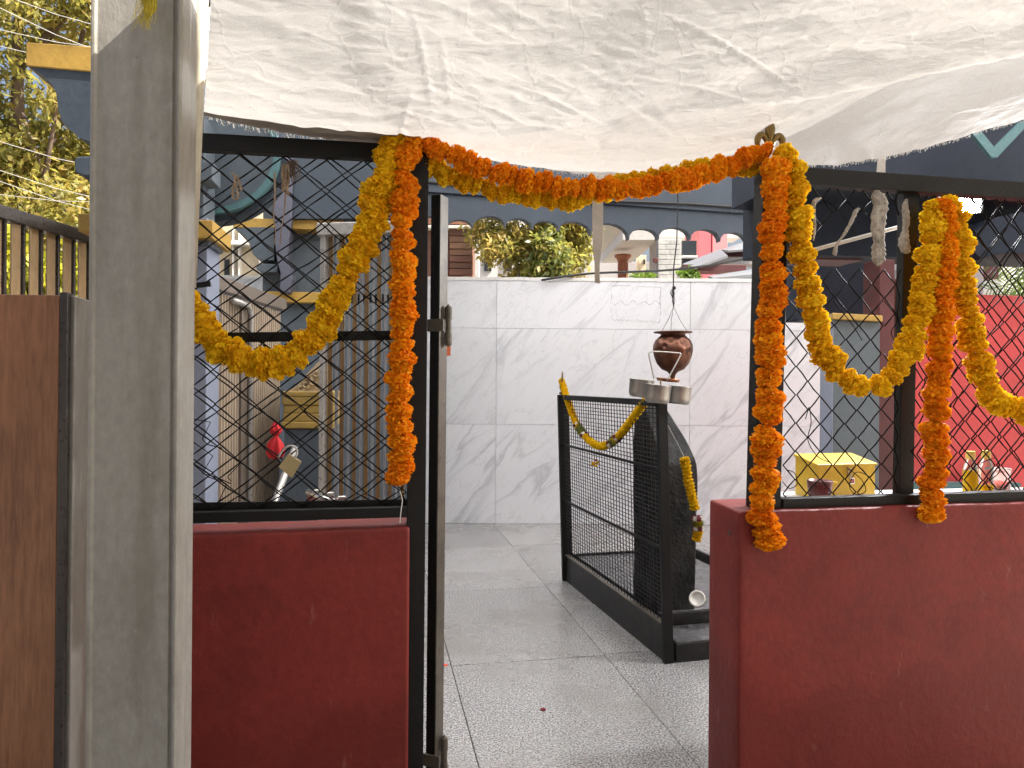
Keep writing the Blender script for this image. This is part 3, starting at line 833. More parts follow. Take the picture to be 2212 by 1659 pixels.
# ------------------------------------------------------------------ foreground pillar, pole, cabinet
al = R(4)
PX = Vector((math.cos(al), math.sin(al), 0)); PY = Vector((-math.sin(al), math.cos(al), 0))
c0 = W(185, 829, 1.25); c0.z = 0
wid = .158
prof = [(0,.073),(0,.006),(.003,0),(.009,0),(.012,.004),(.141,.004),(.143,.009),(.148,.009),(.150,.0),(.155,0),(wid,.005),(wid+.002,.035),(wid+.0,.045),(wid,.073)]
b = MB()
b.prism([c0+PX*x+PY*y+Vector((0,0,-.2)) for x, y in prof], (0.002,0.002,3.2))
single(b, 'pillar', M['pillar'], 'grey painted square pillar in the left foreground with raised corner ridges', 'pillar', bevel=.0015)

b = MB(); b.tube([W(437,-60,1.42), W(430,120,1.46), W(421,330,1.52), W(410,620,1.58)], .0135, 12)
single(b, 'pole', M['pole'], 'slanting beige pole between the grey pillar and the white cloth', 'pole', smooth=True)

cab = thing('cabinet', 'walnut laminate cabinet with grey sides at the left edge', 'cabinet', W(60,829,1.36)-Vector((0,0,CAM_Z+.12)))
tl = W(134, 631, 1.36); ct = tl.z
rc = R(4)
CX = Vector((math.cos(rc), math.sin(rc), 0)); CY = Vector((-math.sin(rc)*3.2, math.cos(rc), 0)).normalized()
o = Vector((tl.x, tl.y, -.12))
b = MB(); b.obox(o-CX*.60, CX*.588, CY*.018, (.008,0,ct+.12-.006)); b.build('door', M['wood'], cab, bevel=.002)
b = MB(); b.obox(o-CX*.012+Vector((0.0005,0,0)), CX*.014, CY*.03, (.008,0,ct+.12)); b.build('edge_strip', M['rail_dark'], cab, bevel=.001)
b = MB(); b.obox(o-CX*.60+CY*.0185+Vector((0,0,0)), CX*.610, CY*.34, (.008,0,ct+.12-.004)); b.build('body', M['pillar'], cab, bevel=.003)

b = MB()
for k in range(46):
    p0 = W(300+random.uniform(0,36), -20, 1.235); pts = [p0]
    for i in range(7):
        p0 = p0 + Vector((random.uniform(-.004,.004), random.uniform(-.003,.001), -random.uniform(.004,.013))); pts.append(p0)
    b.tube(pts, .0004, 3)
b.ribbon([W(322,-25,1.238), W(324,5,1.235), W(328,22,1.234), W(322,38,1.235)], (1,0,.1), [.03,.026,.018,.005])
single(b, 'yellow_rag', M['ribbon_yellow'], 'torn yellow rag with loose fibres at the top of the pillar', 'rag')

# ------------------------------------------------------------------ slat railing on the far left
rl = thing('slat_railing', 'dark topped railing of steel slats with tan reflections in their colour behind the cabinet at the far left', 'railing', (-1.56,2.4,-.2))
ra, rb = W(-20,456,2.16), W(200,517,2.60)
rd = (rb-ra); rd.z = 0; rl_len = rd.length; rd.normalize(); rz = (ra.z+rb.z)/2
rp = Vector((rd.y, -rd.x, 0))
b = MB(); b.bar(Vector((ra.x,ra.y,rz))-rd*.5, Vector((rb.x,rb.y,rz))+rd*.6, (0,0,1), .042, .05); b.build('top_rail', M['rail_dark'], rl, bevel=.003)
for k in range(-4, 15):
    c = Vector((ra.x,ra.y,0)) + rd*(k*.074+.02)
    b = MB(); b.box((c.x,c.y,.75),(.036,.006,1.86), math.atan2(rd.y,rd.x)); b.build('slat', M['slat_tan_reflection'], rl, bevel=.001)
    c = c + rd*.0255
    b = MB(); b.box((c.x,c.y,.75),(.008,.022,1.86), math.atan2(rd.y,rd.x)); b.build('bar', M['rail_dark'], rl, bevel=.001)  # dark side of the same steel slat, built as its own bar

# ------------------------------------------------------------------ temple pieces on the left
def corbel(name, label, pts_px, d, band, thick, zface=None, rot=R(10)):
    pass

# corbel beside the pillar: ochre block over a curved slate bracket
cb_ = thing('roof_corbel', 'curved slate corbel under an ochre block, left of the grey pillar', 'corbel', W(120,200,2.0))
ext = FN*.30
b = MB(); b.prism([W(x,y,2.0) for x,y in ((56,90.5),(300,108),(300,164),(56,142))], ext); b.build('block', M['yellow_band'], cb_, bevel=.003)
pp = smoothpath([(60,143),(90,160),(112,182),(122,205),(127,240),(138,268),(160,288),(186,303),(300,330)], 5)
b = MB(); b.prism([W(p[0],p[1],2.005) for p in pp] + [W(300,165,2.005)], ext*.93); b.build('bracket', M['blue_dark'], cb_)
b = MB(); b.prism([W(x,y,2.0) for x,y in ((160,345),(166,338),(300,333),(300,380),(180,380),(162,372))], ext*.9); b.build('roll', M['blue_dark'], cb_, bevel=.004)
b = MB(); b.prism([W(x,y,2.35) for x,y in ((168,461),(260,463),(260,500),(168,500))], FN*.2); single(b, 'ochre_block', M['yellow_band'], 'small ochre block above the end of the slat railing', 'block', bevel=.003)

# near blue pillar with ochre capital
tp = thing('temple_pillar', 'pale blue temple pillar with ochre capital behind the left mesh', 'pillar', W(445,829,2.7)-Vector((0,0,CAM_Z)))
def tbox(parent, name, mat, pxl, pxr, yt, yb, d, depth, slide=R(10), bevel=.004, zb=None):
    a = W(pxl, yb, d); c = W(pxr, yt, d)
    if zb is not None: a.z = zb
    o_ = Vector((a.x, a.y, a.z)); wv_ = Vector((c.x-a.x, (c.x-a.x)*math.tan(slide)*.5, 0))
    nn = Vector((-math.sin(slide), math.cos(slide), 0))
    b = MB(); b.obox(o_, wv_, nn*depth, (0,0,c.z-a.z))
    return b.build(name, mat, parent, bevel=bevel)
def tbox2(parent, name, mat, pxl, pxm, pxr, yt, yb, d, bevel=.004, zb=0.0, vp=870):
    """box whose front face spans pxl..pxm at depth d and whose right side runs back to pxr"""
    a = W(pxl, yb, d); m_ = W(pxm, yb, d); t_ = W(pxm, yt, d).z
    zz = zb if zb is not None else a.z
    dirv = Vector(((vp-1106)/FPX, 1, 0)).normalized()
    k = (pxr-1106)/FPX
    # m + dir*t projects to pxr
    tt = (k*m_.y-m_.x)/(dirv.x-k*dirv.y)
    b = MB(); b.obox(Vector((a.x,a.y,zz)), Vector((m_.x-a.x, m_.y-a.y, 0)), dirv*tt, (0,0,t_-zz))
    return b.build(name, mat, parent, bevel=bevel)
tbox2(tp, 'shaft', M['blue_light'], 330, 441, 473, 470, 1500, 2.7)
tbox2(tp, 'capital', M['yellow_band'], 320, 459, 497, 475, 514, 2.62, zb=None)
tbox2(tp, 'neck', M['blue_grey'], 330, 452, 480, 515, 527, 2.66, zb=None)
tbox2(tp, 'upper_shaft', M['blue_grey'], 330, 440, 462, 250, 474, 2.72, zb=None)
tbox2(tp, 'upper_capital', M['blue_grey'], 330, 459, 474, 348, 389, 2.66, zb=None)

# round eave board with teal rim
eb = thing('round_eave_board', 'rounded grey eave board with a teal rim behind the left mesh', 'eave board', W(470,470,2.95))
cx_, cy_ = 455, 330
def arc(rx, ry, a0, a1, n=26): return [(cx_+rx*math.cos(a0+(a1-a0)*i/n), cy_+ry*math.sin(a0+(a1-a0)*i/n)) for i in range(n+1)]
b = MB(); b.prism([W(x,y,2.95) for x,y in arc(137,119,R(-60),R(120))]+[W(380,250,2.95)], FN*.14); b.build('board', M['blue_grey'], eb)
outer = arc(150,131,R(-60),R(120)); inner = arc(136,118,R(-60),R(120))
b = MB()
for i in range(len(outer)-1):
    P = [W(*outer[i],2.94), W(*outer[i+1],2.94), W(*inner[i+1],2.94), W(*inner[i],2.94)]
    b.hexa(P+[q+FN*.15 for q in P])
b.build('rim', M['teal'], eb)
lower_ = arc(168,149,R(5),R(120))
b = MB()
for i in range(len(lower_)-1):
    o2 = arc(151,132,R(5),R(120))
    P = [W(*lower_[i],2.98), W(*lower_[i+1],2.98), W(*o2[i+1],2.98), W(*o2[i],2.98)]
    b.hexa(P+[q+FN*.1 for q in P])
b.build('outer_rim', M['blue_dark'], eb)

# far corner of the temple with corbel, ochre bands
tc_ = thing('temple_corner', 'slate blue temple corner with ochre bands and a curved bracket behind the left mesh', 'temple corner', W(640,829,4.6)-Vector((0,0,CAM_Z)))
tbox(tc_, 'lower_wall', M['blue_grey'], 592, 905, 655, 1300, 4.6, .6, zb=0)
tbox(tc_, 'lower_band', M['yellow_band'], 560, 712, 630, 652, 4.52, .7)
tbox(tc_, 'wall', M['blue_grey'], 567, 905, 330, 632, 4.62, .6)
tbox(tc_, 'upper_band', M['yellow_band'], 503, 592, 471, 491, 4.5, .7)
tbox(tc_, 'upper_band', M['yellow_band'], 626, 740, 473, 494, 4.5, .7)
pp = smoothpath([(503,491),(524,505),(537,522),(543,540),(550,553),(568,562)], 5)
b = MB(); b.prism([W(p[0],p[1],4.51) for p in pp]+[W(592,562,4.51),W(592,491,4.51)], FN*.5); b.build('bracket', M['blue_grey'], tc_)
b = MB(); b.prism([W(x,y,4.5) for x,y in ((553,577),(560,570),(600,570),(600,588),(566,588),(556,584))], FN*.5); b.build('roll', M['blue_grey'], tc_, bevel=.005)
b = MB(); pl = [(590,335),(633,335),(631,470),(624,520),(622,560),(632,600),(626,632),(604,632),(606,590),(598,560),(594,520),(592,470)]
b.prism([W(x,y,4.44) for x,y in pl], FN*.2); b.build('pilaster', M['slate_purple'], tc_, bevel=.004)
b = MB(); b.prism([W(x,y,4.46) for x,y in ((633,300),(905,300),(905,472),(633,472))], FN*.2); b.build('panel', M['blue_dark'], tc_)

# corrugated beige gate
cg = thing('corrugated_gate', 'beige corrugated metal gate between the blue pillars', 'gate', W(540,829,3.2)-Vector((0,0,CAM_Z)))
ca, cb2 = W(472,620,3.0), W(603,668,3.75)
cd = cb2-ca; cd.z = 0; cl = cd.length; cd.normalize(); cn = Vector((-cd.y, cd.x, 0))
zt_ = (ca.z+cb2.z)/2
b = MB()
nn_ = 26
def corr(u, v):
    s_ = u*cl; ph_ = (u*nn_) % 1
    off_ = .010 if ph_ < .3 else (.010-.02*(ph_-.3)/.2 if ph_ < .5 else (-.010 if ph_ < .8 else -.010+.02*(ph_-.8)/.2))
    q = Vector((ca.x,ca.y,0)) + cd*s_ + cn*off_; q.z = -.05+(zt_-.02+.05)*v; return q
b.grid(corr, nn_*10, 1); b.build('sheet', M['corr'], cg)
b = MB(); b.bar(Vector((ca.x,ca.y,zt_+.02))-cd*.05, Vector((cb2.x,cb2.y,zt_+.02))+cd*.05, (0,0,1), .06, .05); b.build('top_rail', M['corr_dark'], cg, bevel=.003)
q = Vector((ca.x,ca.y,0))+cd*.28-cn*.03
b = MB(); b.tube([q+Vector((0,0,-.05)), q+Vector((0,0,zt_-.08)), q-cd*.03+Vector((0,0,zt_-.045)), q-cd*.2+Vector((0,0,zt_-.04))], .014, 8); b.build('drain_pipe', M['gate_frame'], cg, smooth=True)
b = MB(); q = Vector((ca.x,ca.y,0))+cd*.235-cn*.012; b.box((q.x,q.y,zt_/2-.05),(.05,.01,zt_), math.atan2(cd.y,cd.x)); b.build('centre_strip', M['corr_dark'], cg)

# slat gate
sg = thing('slat_gate', 'steel slat gate with brown reflections in the colour of its bars behind the left mesh', 'gate', W(770,829,2.9)-Vector((0,0,CAM_Z)))
def bar_px(parent, name, mat, x0, x1, yt, yb, d, t, rot=R(-6), bev=.002, zb=None):
    a = W(x0, yb, d); c = W(x1, yt, d); w_ = abs(c.x-a.x)
    za = a.z if zb is None else zb
    b = MB(); b.box(((a.x+c.x)/2, d+t/2, (za+c.z)/2), (w_, t, c.z-za), rot); return b.build(name, mat, parent, bevel=bev)
bar_px(sg, 'stile', M['gate_frame'], 686, 703, 484, 1400, 2.90, .04, zb=.0)
x = 704.0
k = 0
while x < 885:
    w1, w2 = 15.5, 8.5
    bar_px(sg, 'slat', M['slat_brown_reflection'], x, x+w1, 508, 1400, 2.935, .012, zb=.02)
    bar_px(sg, 'bar', M['slat_grey'], x+w1+.3, x+w1+w2, 508, 1400, 2.915, .035, zb=.02)  # grey side of the same tube, built as a separate bar
    x += w1+w2+1.6+(k % 2)*1.2; k += 1
b = MB(); b.bar(W(686,497,2.91), W(900,470,2.91)+Vector((0,.0,-.04)), (0,0,1), .05, .04); b.build('top_rail', M['gate_frame'], sg, bevel=.003)
b = MB(); b.bar(W(686,1180,2.965), W(900,1180,2.965), (0,0,1), .05, .03); b.build('bottom_rail', M['gate_frame'], sg, bevel=.003)

# pedestal with carved foot
pd = thing('pedestal', 'ochre moulded pedestal on a blue base behind the left mesh', 'pedestal', W(650,829,3.35)-Vector((0,0,CAM_Z)))
def mould(yt, yb, ex, mat, name): 
    return tbox(pd, name, mat, 609-ex, 720, yt, yb, 3.35-ex*.002, .5, bevel=.006)
mould(846, 857, 1, M['ochre_stone'], 'top_slab'); mould(858, 875, 0, M['ochre_stone'], 'upper_block'); mould(876, 893, -3, M['ochre_stone'], 'cove'); mould(894, 911, -1, M['ochre_stone'], 'lower_block'); mould(912, 926, 2, M['ochre_stone'], 'base_slab')
tbox(pd, 'base', M['blue_grey'], 612, 720, 927, 1300, 3.36, .5, zb=0)
b = MB()
pp = smoothpath([(620,846),(634,838),(650,824),(664,806),(676,794),(690,780),(712,772)], 5)
b.prism([W(p[0],p[1],3.42) for p in pp]+[W(712,846,3.42)], FN*.16)
single(b, 'carved_foot', M['carved'], 'carved beige stone foot resting on the ochre pedestal', 'carving', bevel=.012, smooth=True)
b = MB()
for (xa, ya) in ((668,815),(676,826),(684,808),(661,832),(650,840)):
    b.tube([W(xa+7*math.cos(a_/6*5), ya+6*math.sin(a_/6*5), 3.412) for a_ in range(7)], .006, 6)
fo = [o_ for o_ in col.objects if o_.name.startswith('carved_foot')][0]
b.build('scroll', M['carved'], fo, smooth=True)

# red cloth bundle, tube, tower bolt, padlock
bag = MB()
cen = W(595, 992, 2.35)
def blob(prof, c, n=36, flute=.30):
    base = len(bag.v)
    for i, (r_, z_) in enumerate(prof):
        for k in range(n):
            an = 2*math.pi*k/n
            rr = r_*(1+flute*.55*math.sin(an*6+1.2*math.sin(i*.7))+.16*mnoise.noise((k*1.3, i*.9, 2)))
            bag.v.append(c+Vector((rr*math.cos(an), rr*.7*math.sin(an), z_)))
    for i in range(len(prof)-1):
        for k in range(n):
            a = base+i*n+k; b2_ = base+i*n+(k+1) % n
            bag.f.append((a, b2_, b2_+n, a+n))
blob([(.002,0),(.018,.004),(.026,.016),(.027,.032),(.023,.050),(.014,.066),(.007,.074),(.007,.080),(.016,.088),(.019,.098),(.012,.110),(.008,.120),(.002,.124)], cen)
single(bag, 'cloth_bundle', M['red_cloth'], 'small knotted red cloth bundle hanging behind the left mesh', 'bundle', smooth=True)
b = MB(); b.tube([W(638,968,2.3), W(583,1110,2.12), W(570,1145,2.1)], .0105, 10); single(b, 'steel_tube', M['gate_frame'], 'leaning grey steel tube behind the left mesh', 'tube', smooth=True)
tb = thing('tower_bolt', 'shiny steel tower bolt above the left bottom rail', 'bolt', W(710,1085,2.0))
b = MB(); b.tube([W(664,1062,1.95), W(700,1078,1.93), W(722,1084,1.92)], .008, 10); b.build('rod', M['chrome'], tb, smooth=True)
for (x_, y_) in ((688,1062),(712,1068),(738,1076)):
    b = MB(); b.box(W(x_,y_,1.95), (.024,.022,.014), R(12)); b.build('keeper', M['chrome'], tb, bevel=.003)
b = MB(); b.bar(W(664,1074,1.97), W(762,1090,1.95), (0,0,1), .018, .004); b.build('plate', M['chrome'], tb)

pk = thing('padlock', 'open brass padlock hooked on the left diamond mesh', 'padlock', FP(628,1032,-.015))
pc = [FP(x, y, -.018) for x, y in ((626,975),(652,996),(627,1036),(600,1018))]
pc = [FP(x, y, -.018) for x, y in ((623,980),(651,998),(630,1033),(601,1009))]
b = MB(); b.prism(pc, FN*.012); b.build('body', M['brass_lock'], pk, bevel=.0015)
b = MB(); b.tube([FP(x, y, -.012) for x, y in smoothpath([(601,989),(610,974),(618,966),(630,963),(640,968),(642,979),(636,992),(628,1003)], 5)], .0026, 8); b.build('shackle', M['chrome'], pk, smooth=True)

# ------------------------------------------------------------------ temple pieces on the right
tw_ = thing('temple_hall', 'dark slate temple hall wall and beams behind the right mesh', 'temple hall', W(1900,829,4.3)-Vector((0,0,CAM_Z)))
tbox(tw_, 'rear_wall', M['blue_deep'], 1742, 1910, 440, 690, 4.6, .25)
tbox(tw_, 'beam', M['blue_deep'], 1650, 2330, 395, 548, 3.6, .22)
tbox(tw_, 'side_beam', M['grey_wall'], 2045, 2130, 545, 640, 4.4, .2)
tbox(tw_, 'brown_beam', M['maroon'], 1740, 1870, 549, 560, 3.7, .2)
b = MB(); b.prism([W(x,y,3.4) for x,y in ((2080,520),(2150,470),(2330,430),(2330,545),(2160,548),(2120,560))], FN*.2); b.build('bracket', M['blue_deep'], tw_)
tbox(tw_, 'brown_soffit', M['maroon'], 2045, 2165, 560, 600, 4.5, .1)
ev = thing('temple_eave', 'dark blue eave with teal zigzag trim at the upper right', 'eave', W(2050,330,3.3))
b = MB(); b.obox(W(1690,396,3.25), W(2480,396,3.25)-W(1690,396,3.25)+Vector((0,.22,0)), FN*.5, (0,0,.62)); b.build('board', M['blue_deep'], ev, bevel=.004)
b = MB(); P = [(2080,262),(2102,262),(2148,318),(2205,262),(2228,262),(2154,340),(2142,340)]
b.prism([W(x,y,3.215) for x,y in P], (0,.02,0)); b.build('trim', M['teal'], ev)

bp = thing('temple_pillar', 'slate blue pillar with an ochre top band behind the right mesh', 'pillar', W(1840,829,3.2)-Vector((0,0,CAM_Z)))
a_ = W(1772,829,3.3); a2 = W(1800,829,3.18); a3 = W(1900,829,3.28)
def vbox(parent, name, mat, pA, pB, pC, zb, zt, bevel=.004):
    dv = Vector((pA.x-pB.x, pA.y-pB.y, 0)); wv_ = Vector((pC.x-pB.x, pC.y-pB.y, 0))
    b = MB(); b.obox(Vector((pB.x,pB.y,zb)), wv_, dv, (0,0,zt-zb)); return b.build(name, mat, parent, bevel=bevel)
zc = W(1840,692,3.2).z
vbox(bp, 'shaft', M['blue_grey'], W(1773,829,3.45), a2, a3, 0, zc)
vbox(bp, 'band', M['yellow_band'], W(1766,829,3.5), W(1797,829,3.14), W(1906,829,3.25), zc, zc+.028)
vbox(bp, 'side_face', M['blue_light'], W(1773.0,829,3.46)-Vector((.004,0,0)), a2-Vector((.004,0.002,0)), a2+Vector((.0,0.0,0)), 0.002, zc-.001, bevel=0)
mc = thing('maroon_column', 'dark maroon column beside the red inner wall', 'column', W(1915,829,3.4)-Vector((0,0,CAM_Z)))
tbox(mc, 'shaft', M['maroon'], 1895, 1935, 560, 1300, 3.4, .12, zb=0)
tbox(mc, 'face', M['terracotta'], 1936, 1968, 600, 1300, 3.42, .12, zb=0)
rw = MB(); rw.obox(W(1950,1300,3.6)*1.0, W(2600,1300,3.6)-W(1950,1300,3.6)+Vector((0,.35,0)), FN*.15, (0,0,1)); rw.v = []; rw.f = []
a = W(1955,632,3.55); c = W(2560,632,3.75)
rw.obox(Vector((a.x,a.y,0)), Vector((c.x-a.x,c.y-a.y,0)), FN*.15, (0,0,a.z)); single(rw, 'red_inner_wall', M['red_inner'], 'bright red rendered wall inside the right mesh', 'wall', bevel=.006)
b = MB(); b.box(W(2000,1054,3.5),(.9,.05,.06)); single(b, 'skirting', M['teal'], 'short dark teal skirting along the foot of the red inner wall', 'skirting')
hs_ = thing('white_house', 'white lit house wall beyond the palm at the right edge', 'house', W(2200,829,8)-Vector((0,0,CAM_Z+.2)))
tbox(hs_, 'wall', M['white_plaster'], 2160, 2420, 430, 900, 8.0, 2.0, zb=-.2); tbox(hs_, 'base_wall', M['grey_wall'], 2040, 2160, 560, 900, 8.3, 2.0, zb=-.2)

# ledge and things on it
zl = W(1800,1071,2.36).z
b = MB(); p0 = FP(1735,1070,.14); p1 = FP(2440,1070,.14)
b.obox(Vector((p0.x,p0.y,zl-.03)), Vector((p1.x-p0.x,p1.y-p0.y,0)), FN*.32, (0,0,.03)); 
single(b, 'white_ledge', M['ledge'], 'white tiled ledge behind the right half wall', 'ledge', bevel=.003)
def onl(px, off): 
    q = FP(px, 1000, off); q.z = zl; return q
yb_ = thing('donation_box', 'yellow painted metal collection box with sloping lid on the ledge', 'box', onl(1803,.34))
q = onl(1803,.355)
fr = R(14); bx = Vector((math.cos(fr), math.sin(fr), 0)); by = Vector((-math.sin(fr), math.cos(fr), 0))
Wd, Dp, Hh = .218, .115, .112
def yb(x, y, z): return q+bx*x+by*y+Vector((0,0,z))
b = MB(); b.hexa([yb(-Wd/2,-Dp/2,0),yb(Wd/2,-Dp/2,0),yb(Wd/2,Dp/2,0),yb(-Wd/2,Dp/2,0),yb(-Wd/2,-Dp/2,Hh),yb(Wd/2,-Dp/2,Hh),yb(Wd/2,Dp/2,Hh+.02),yb(-Wd/2,Dp/2,Hh+.02)]); b.build('body', M['yellow_box'], yb_, bevel=.002)
b = MB(); b.hexa([yb(-Wd/2-.004,-Dp/2-.006,Hh-.006),yb(Wd/2+.004,-Dp/2-.006,Hh-.006),yb(Wd/2+.004,Dp/2+.003,Hh+.014),yb(-Wd/2-.004,Dp/2+.003,Hh+.014),yb(-Wd/2-.004,-Dp/2-.006,Hh+.001),yb(Wd/2+.004,-Dp/2-.006,Hh+.001),yb(Wd/2+.004,Dp/2+.003,Hh+.024),yb(-Wd/2-.004,Dp/2+.003,Hh+.024)]); b.build('lid', M['yellow_box'], yb_, bevel=.0015)
b = MB(); b.tube([yb(-.125,-.068,.062),yb(-.115,-.085,.066),yb(-.08,-.085,.06),yb(-.05,-.074,.056)], .0035, 6); b.build('handle', M['yellow_box'], yb_, smooth=True)
b = MB(); b.box(yb(.0,-.069,.085),(.014,.006,.03), fr); hp = b.build('hasp', M['brass_lock'], yb_)
b = MB(); b.box(yb(.002,-.078,.060),(.018,.010,.02), fr); b.build('lock', M['chrome'], yb_, bevel=.003)
bw = thing('bowl', 'maroon metal bowl of red powder in front of the yellow box', 'bowl', onl(1771,.20))
q = onl(1771,.215)
b = MB(); b.lathe([(.018,0),(.026,.004),(.033,.025),(.037,.062),(.038,.073),(.0355,.073),(.033,.058),(.0001,.056)], q, 24); b.build('shell', M['bowl'], bw, smooth=True)
b = MB(); b.lathe([(.0001,.064),(.018,.063),(.0335,.059)], q, 18); b.build('powder', M['red_powder'], bw, smooth=True)
def bottle(px, off, label, level, sc=1.0):
    q = onl(px, off); t_ = thing('oil_bottle', label, 'bottle', q, 'oil bottles on the ledge')
    b = MB(); b.lathe([(.012,0),(.0195,.002),(.021,.008),(.021,.098),(.0195,.112),(.0115,.132),(.0105,.140)], q, 20); b.build('bottle', M['plastic_clear'], t_, smooth=True)
    b = MB(); b.lathe([(.0001,.0005),(.0198,.001),(.0214,.008),(.0214,level),(.0001,level)], q, 18); b.build('oil', M['oil'], t_, smooth=False)
    b = MB(); b.lathe([(.0135,.134),(.014,.136),(.0135,.160),(.0001,.161)], q, 16); b.build('cap', M['oil_cap'], t_)
bottle(2096, .20, 'taller left oil bottle, two thirds full of yellow oil, on the white ledge', .098)
bottle(2130, .215, 'right oil bottle, nearly empty with a little yellow oil, on the white ledge', .050)
jr = thing('jar', 'clear jar of red powder beside the oil bottles', 'jar', onl(2163,.22)); q = onl(2163,.23)
b = MB(); b.lathe([(.024,0),(.0255,.004),(.027,.092),(.029,.095),(.029,.101),(.0265,.099),(.0245,.006)], q, 20); b.build('glass', M['jar_clear'], jr, smooth=True)
b = MB(); b.lathe([(.0001,.004),(.023,.005),(.0238,.050),(.0001,.056)], q, 16); b.build('powder', M['red_powder'], jr, smooth=True)
b = MB(); b.box(onl(1725,.26)+Vector((0,0,.003)), (.05,.04,.006), R(20)); single(b, 'red_cloth_scrap', M['red_cloth'], 'flat red cloth scrap on the ledge beside the right post', 'cloth scrap')
b = MB(); b.tube([FP(1690,558,.12), FP(1955,487,.14)], .0062, 10); single(b, 'white_rod', M['pvc'], 'slanting white plastic rod behind the right mesh', 'rod', smooth=True)

# floodlight
fl = thing('floodlight', 'lit white LED floodlight under the right fence rail', 'floodlight', W(2072,432,2.75))
lc = W(2074,441,2.75); ln = Vector((-.45,-.75,-.45)).normalized()
lx = ln.cross(Vector((0,0,1))).normalized(); ly = lx.cross(ln).normalized()
b = MB(); b.obox(lc-lx*.075-ly*.045-ln*.03, lx*.15, ly*.09, ln*.028); b.build('housing', M['lamp_body'], fl, bevel=.004)
b = MB(); b.obox(lc-lx*.066-ly*.038, lx*.132, ly*.076, ln*.003); b.build('panel', M['lamp_glow'], fl)
b = MB(); b.tube([lc-lx*.07-ln*.015, lc-lx*.072-ln*.06+Vector((0,0,.05)), lc+lx*.072-ln*.06+Vector((0,0,.05)), lc+lx*.07-ln*.015], .006, 6); b.build('bracket', M['lamp_body'], fl)
ld = bpy.data.lights.new('floodlight_beam', 'AREA'); ld.shape = 'RECTANGLE'; ld.size = .11; ld.size_y = .06; ld.energy = 11; ld.color = (.95,.97,1); ld.spread = R(150)
lo = bpy.data.objects.new('floodlight_beam', ld); col.objects.link(lo); lo.parent = fl
lo.location = ln*.012 + (lc-WL[fl.name]); lo.rotation_euler = (-ln).to_track_quat('Z','Y').to_euler()

# ------------------------------------------------------------------ shrine: plinth, stone, cage
pf = W(1446,1431,2.93); pbk = W(1222,1250,4.19)
cgd = Vector((pbk.x-pf.x, pbk.y-pf.y, 0)); cgl = cgd.length; cgd.normalize(); cgs = Vector((cgd.y, -cgd.x, 0))   # cgs: to the right
F0 = Vector((pf.x, pf.y, 0))
pln = thing('plinth', 'black stepped stone plinth under the black stone', 'plinth', F0+cgs*.35)
b = MB(); b.obox(F0+cgs*.03+cgd*.0, cgs*.72, cgd*(cgl-.02), (0,0,.08)); b.build('lower_step', M['skirt'], pln, bevel=.006)
b = MB(); b.obox(F0+cgs*.035+cgd*.004+Vector((0,0,.08)), cgs*.71, cgd*(cgl-.03), (0,0,.004)); b.build('tread', M['wet_top'], pln)
b = MB(); b.obox(F0+cgs*.05+cgd*.19+Vector((0,0,.084)), cgs*.66, cgd*(cgl-.24), (0,0,.058)); b.build('upper_step', M['skirt'], pln, bevel=.006)
b = MB(); b.obox(F0+cgs*.055+cgd*.195+Vector((0,0,.142)), cgs*.65, cgd*(cgl-.25), (0,0,.003)); b.build('upper_tread', M['wet_top'], pln)

cage = thing('iron_cage', 'black welded mesh cage panel around the black stone', 'cage', F0)
lean = Vector((-.035,0,0))
ht = W(1426,864,2.93).z
def cpost(base, h, name='post', w=.042):
    b = MB(); o_ = base-cgs*w/2; b.hexa([o_, o_+cgs*w, o_+cgs*w+cgd*.025, o_+cgd*.025]+[p_+lean+Vector((0,0,h)) for p_ in (o_, o_+cgs*w, o_+cgs*w+cgd*.025, o_+cgd*.025)])
    return b.build(name, M['black_iron'], cage, bevel=.002)
cpost(F0, ht); B0 = F0+cgd*(cgl-.04); cpost(B0, ht, w=.06)
def cpt(s_, z_): return F0+cgd*s_ + lean*(z_/ht) + Vector((0,0,z_))
b = MB(); b.bar(cpt(.04,ht-.014), cpt(cgl-.04,ht-.014), (0,0,1), .028, .03); b.build('top_rail', M['black_iron'], cage, bevel=.002)
for z_ in (ht*.735, ht*.435):
    b = MB(); b.bar(cpt(.03,z_)-cgs*.012, cpt(cgl-.02,z_)-cgs*.012, (0,0,1), .012, .008); b.build('middle_rail', M['black_iron'], cage)
b = MB(); b.obox(F0-cgs*.012+cgd*.04, cgs*.012, cgd*(cgl-.09), (0,0,.155)); b.build('kick_plate', M['skirt'], cage, bevel=.002)
b = MB(); b.obox(F0-cgs*.022+cgd*.04+Vector((0,0,.152)), cgs*.03, cgd*(cgl-.09), (0,0,.006)); b.build('ledge_strip', M['worn_lit_iron'], cage)
b = MB()
nvert, nh = 35, 48
for i in range(nvert):
    s_ = .06+(cgl-.12)*i/(nvert-1)
    b.tube([cpt(s_+.002*math.sin(i*7), .155), cpt(s_, .6)+cgs*.004*mnoise.noise((i,0,0)), cpt(s_, ht-.02)], .0021, 4, False)
for j in range(nh):
    z_ = .17+(ht-.19)*j/(nh-1)
    b.tube([cpt(.045,z_)-cgs*.003, cpt(cgl*.5,z_+.003*math.sin(j*5))-cgs*.003, cpt(cgl-.05,z_)-cgs*.003],   .0019, 4, False)
b.build('welded_mesh', M['black_iron'], cage, kind='stuff')
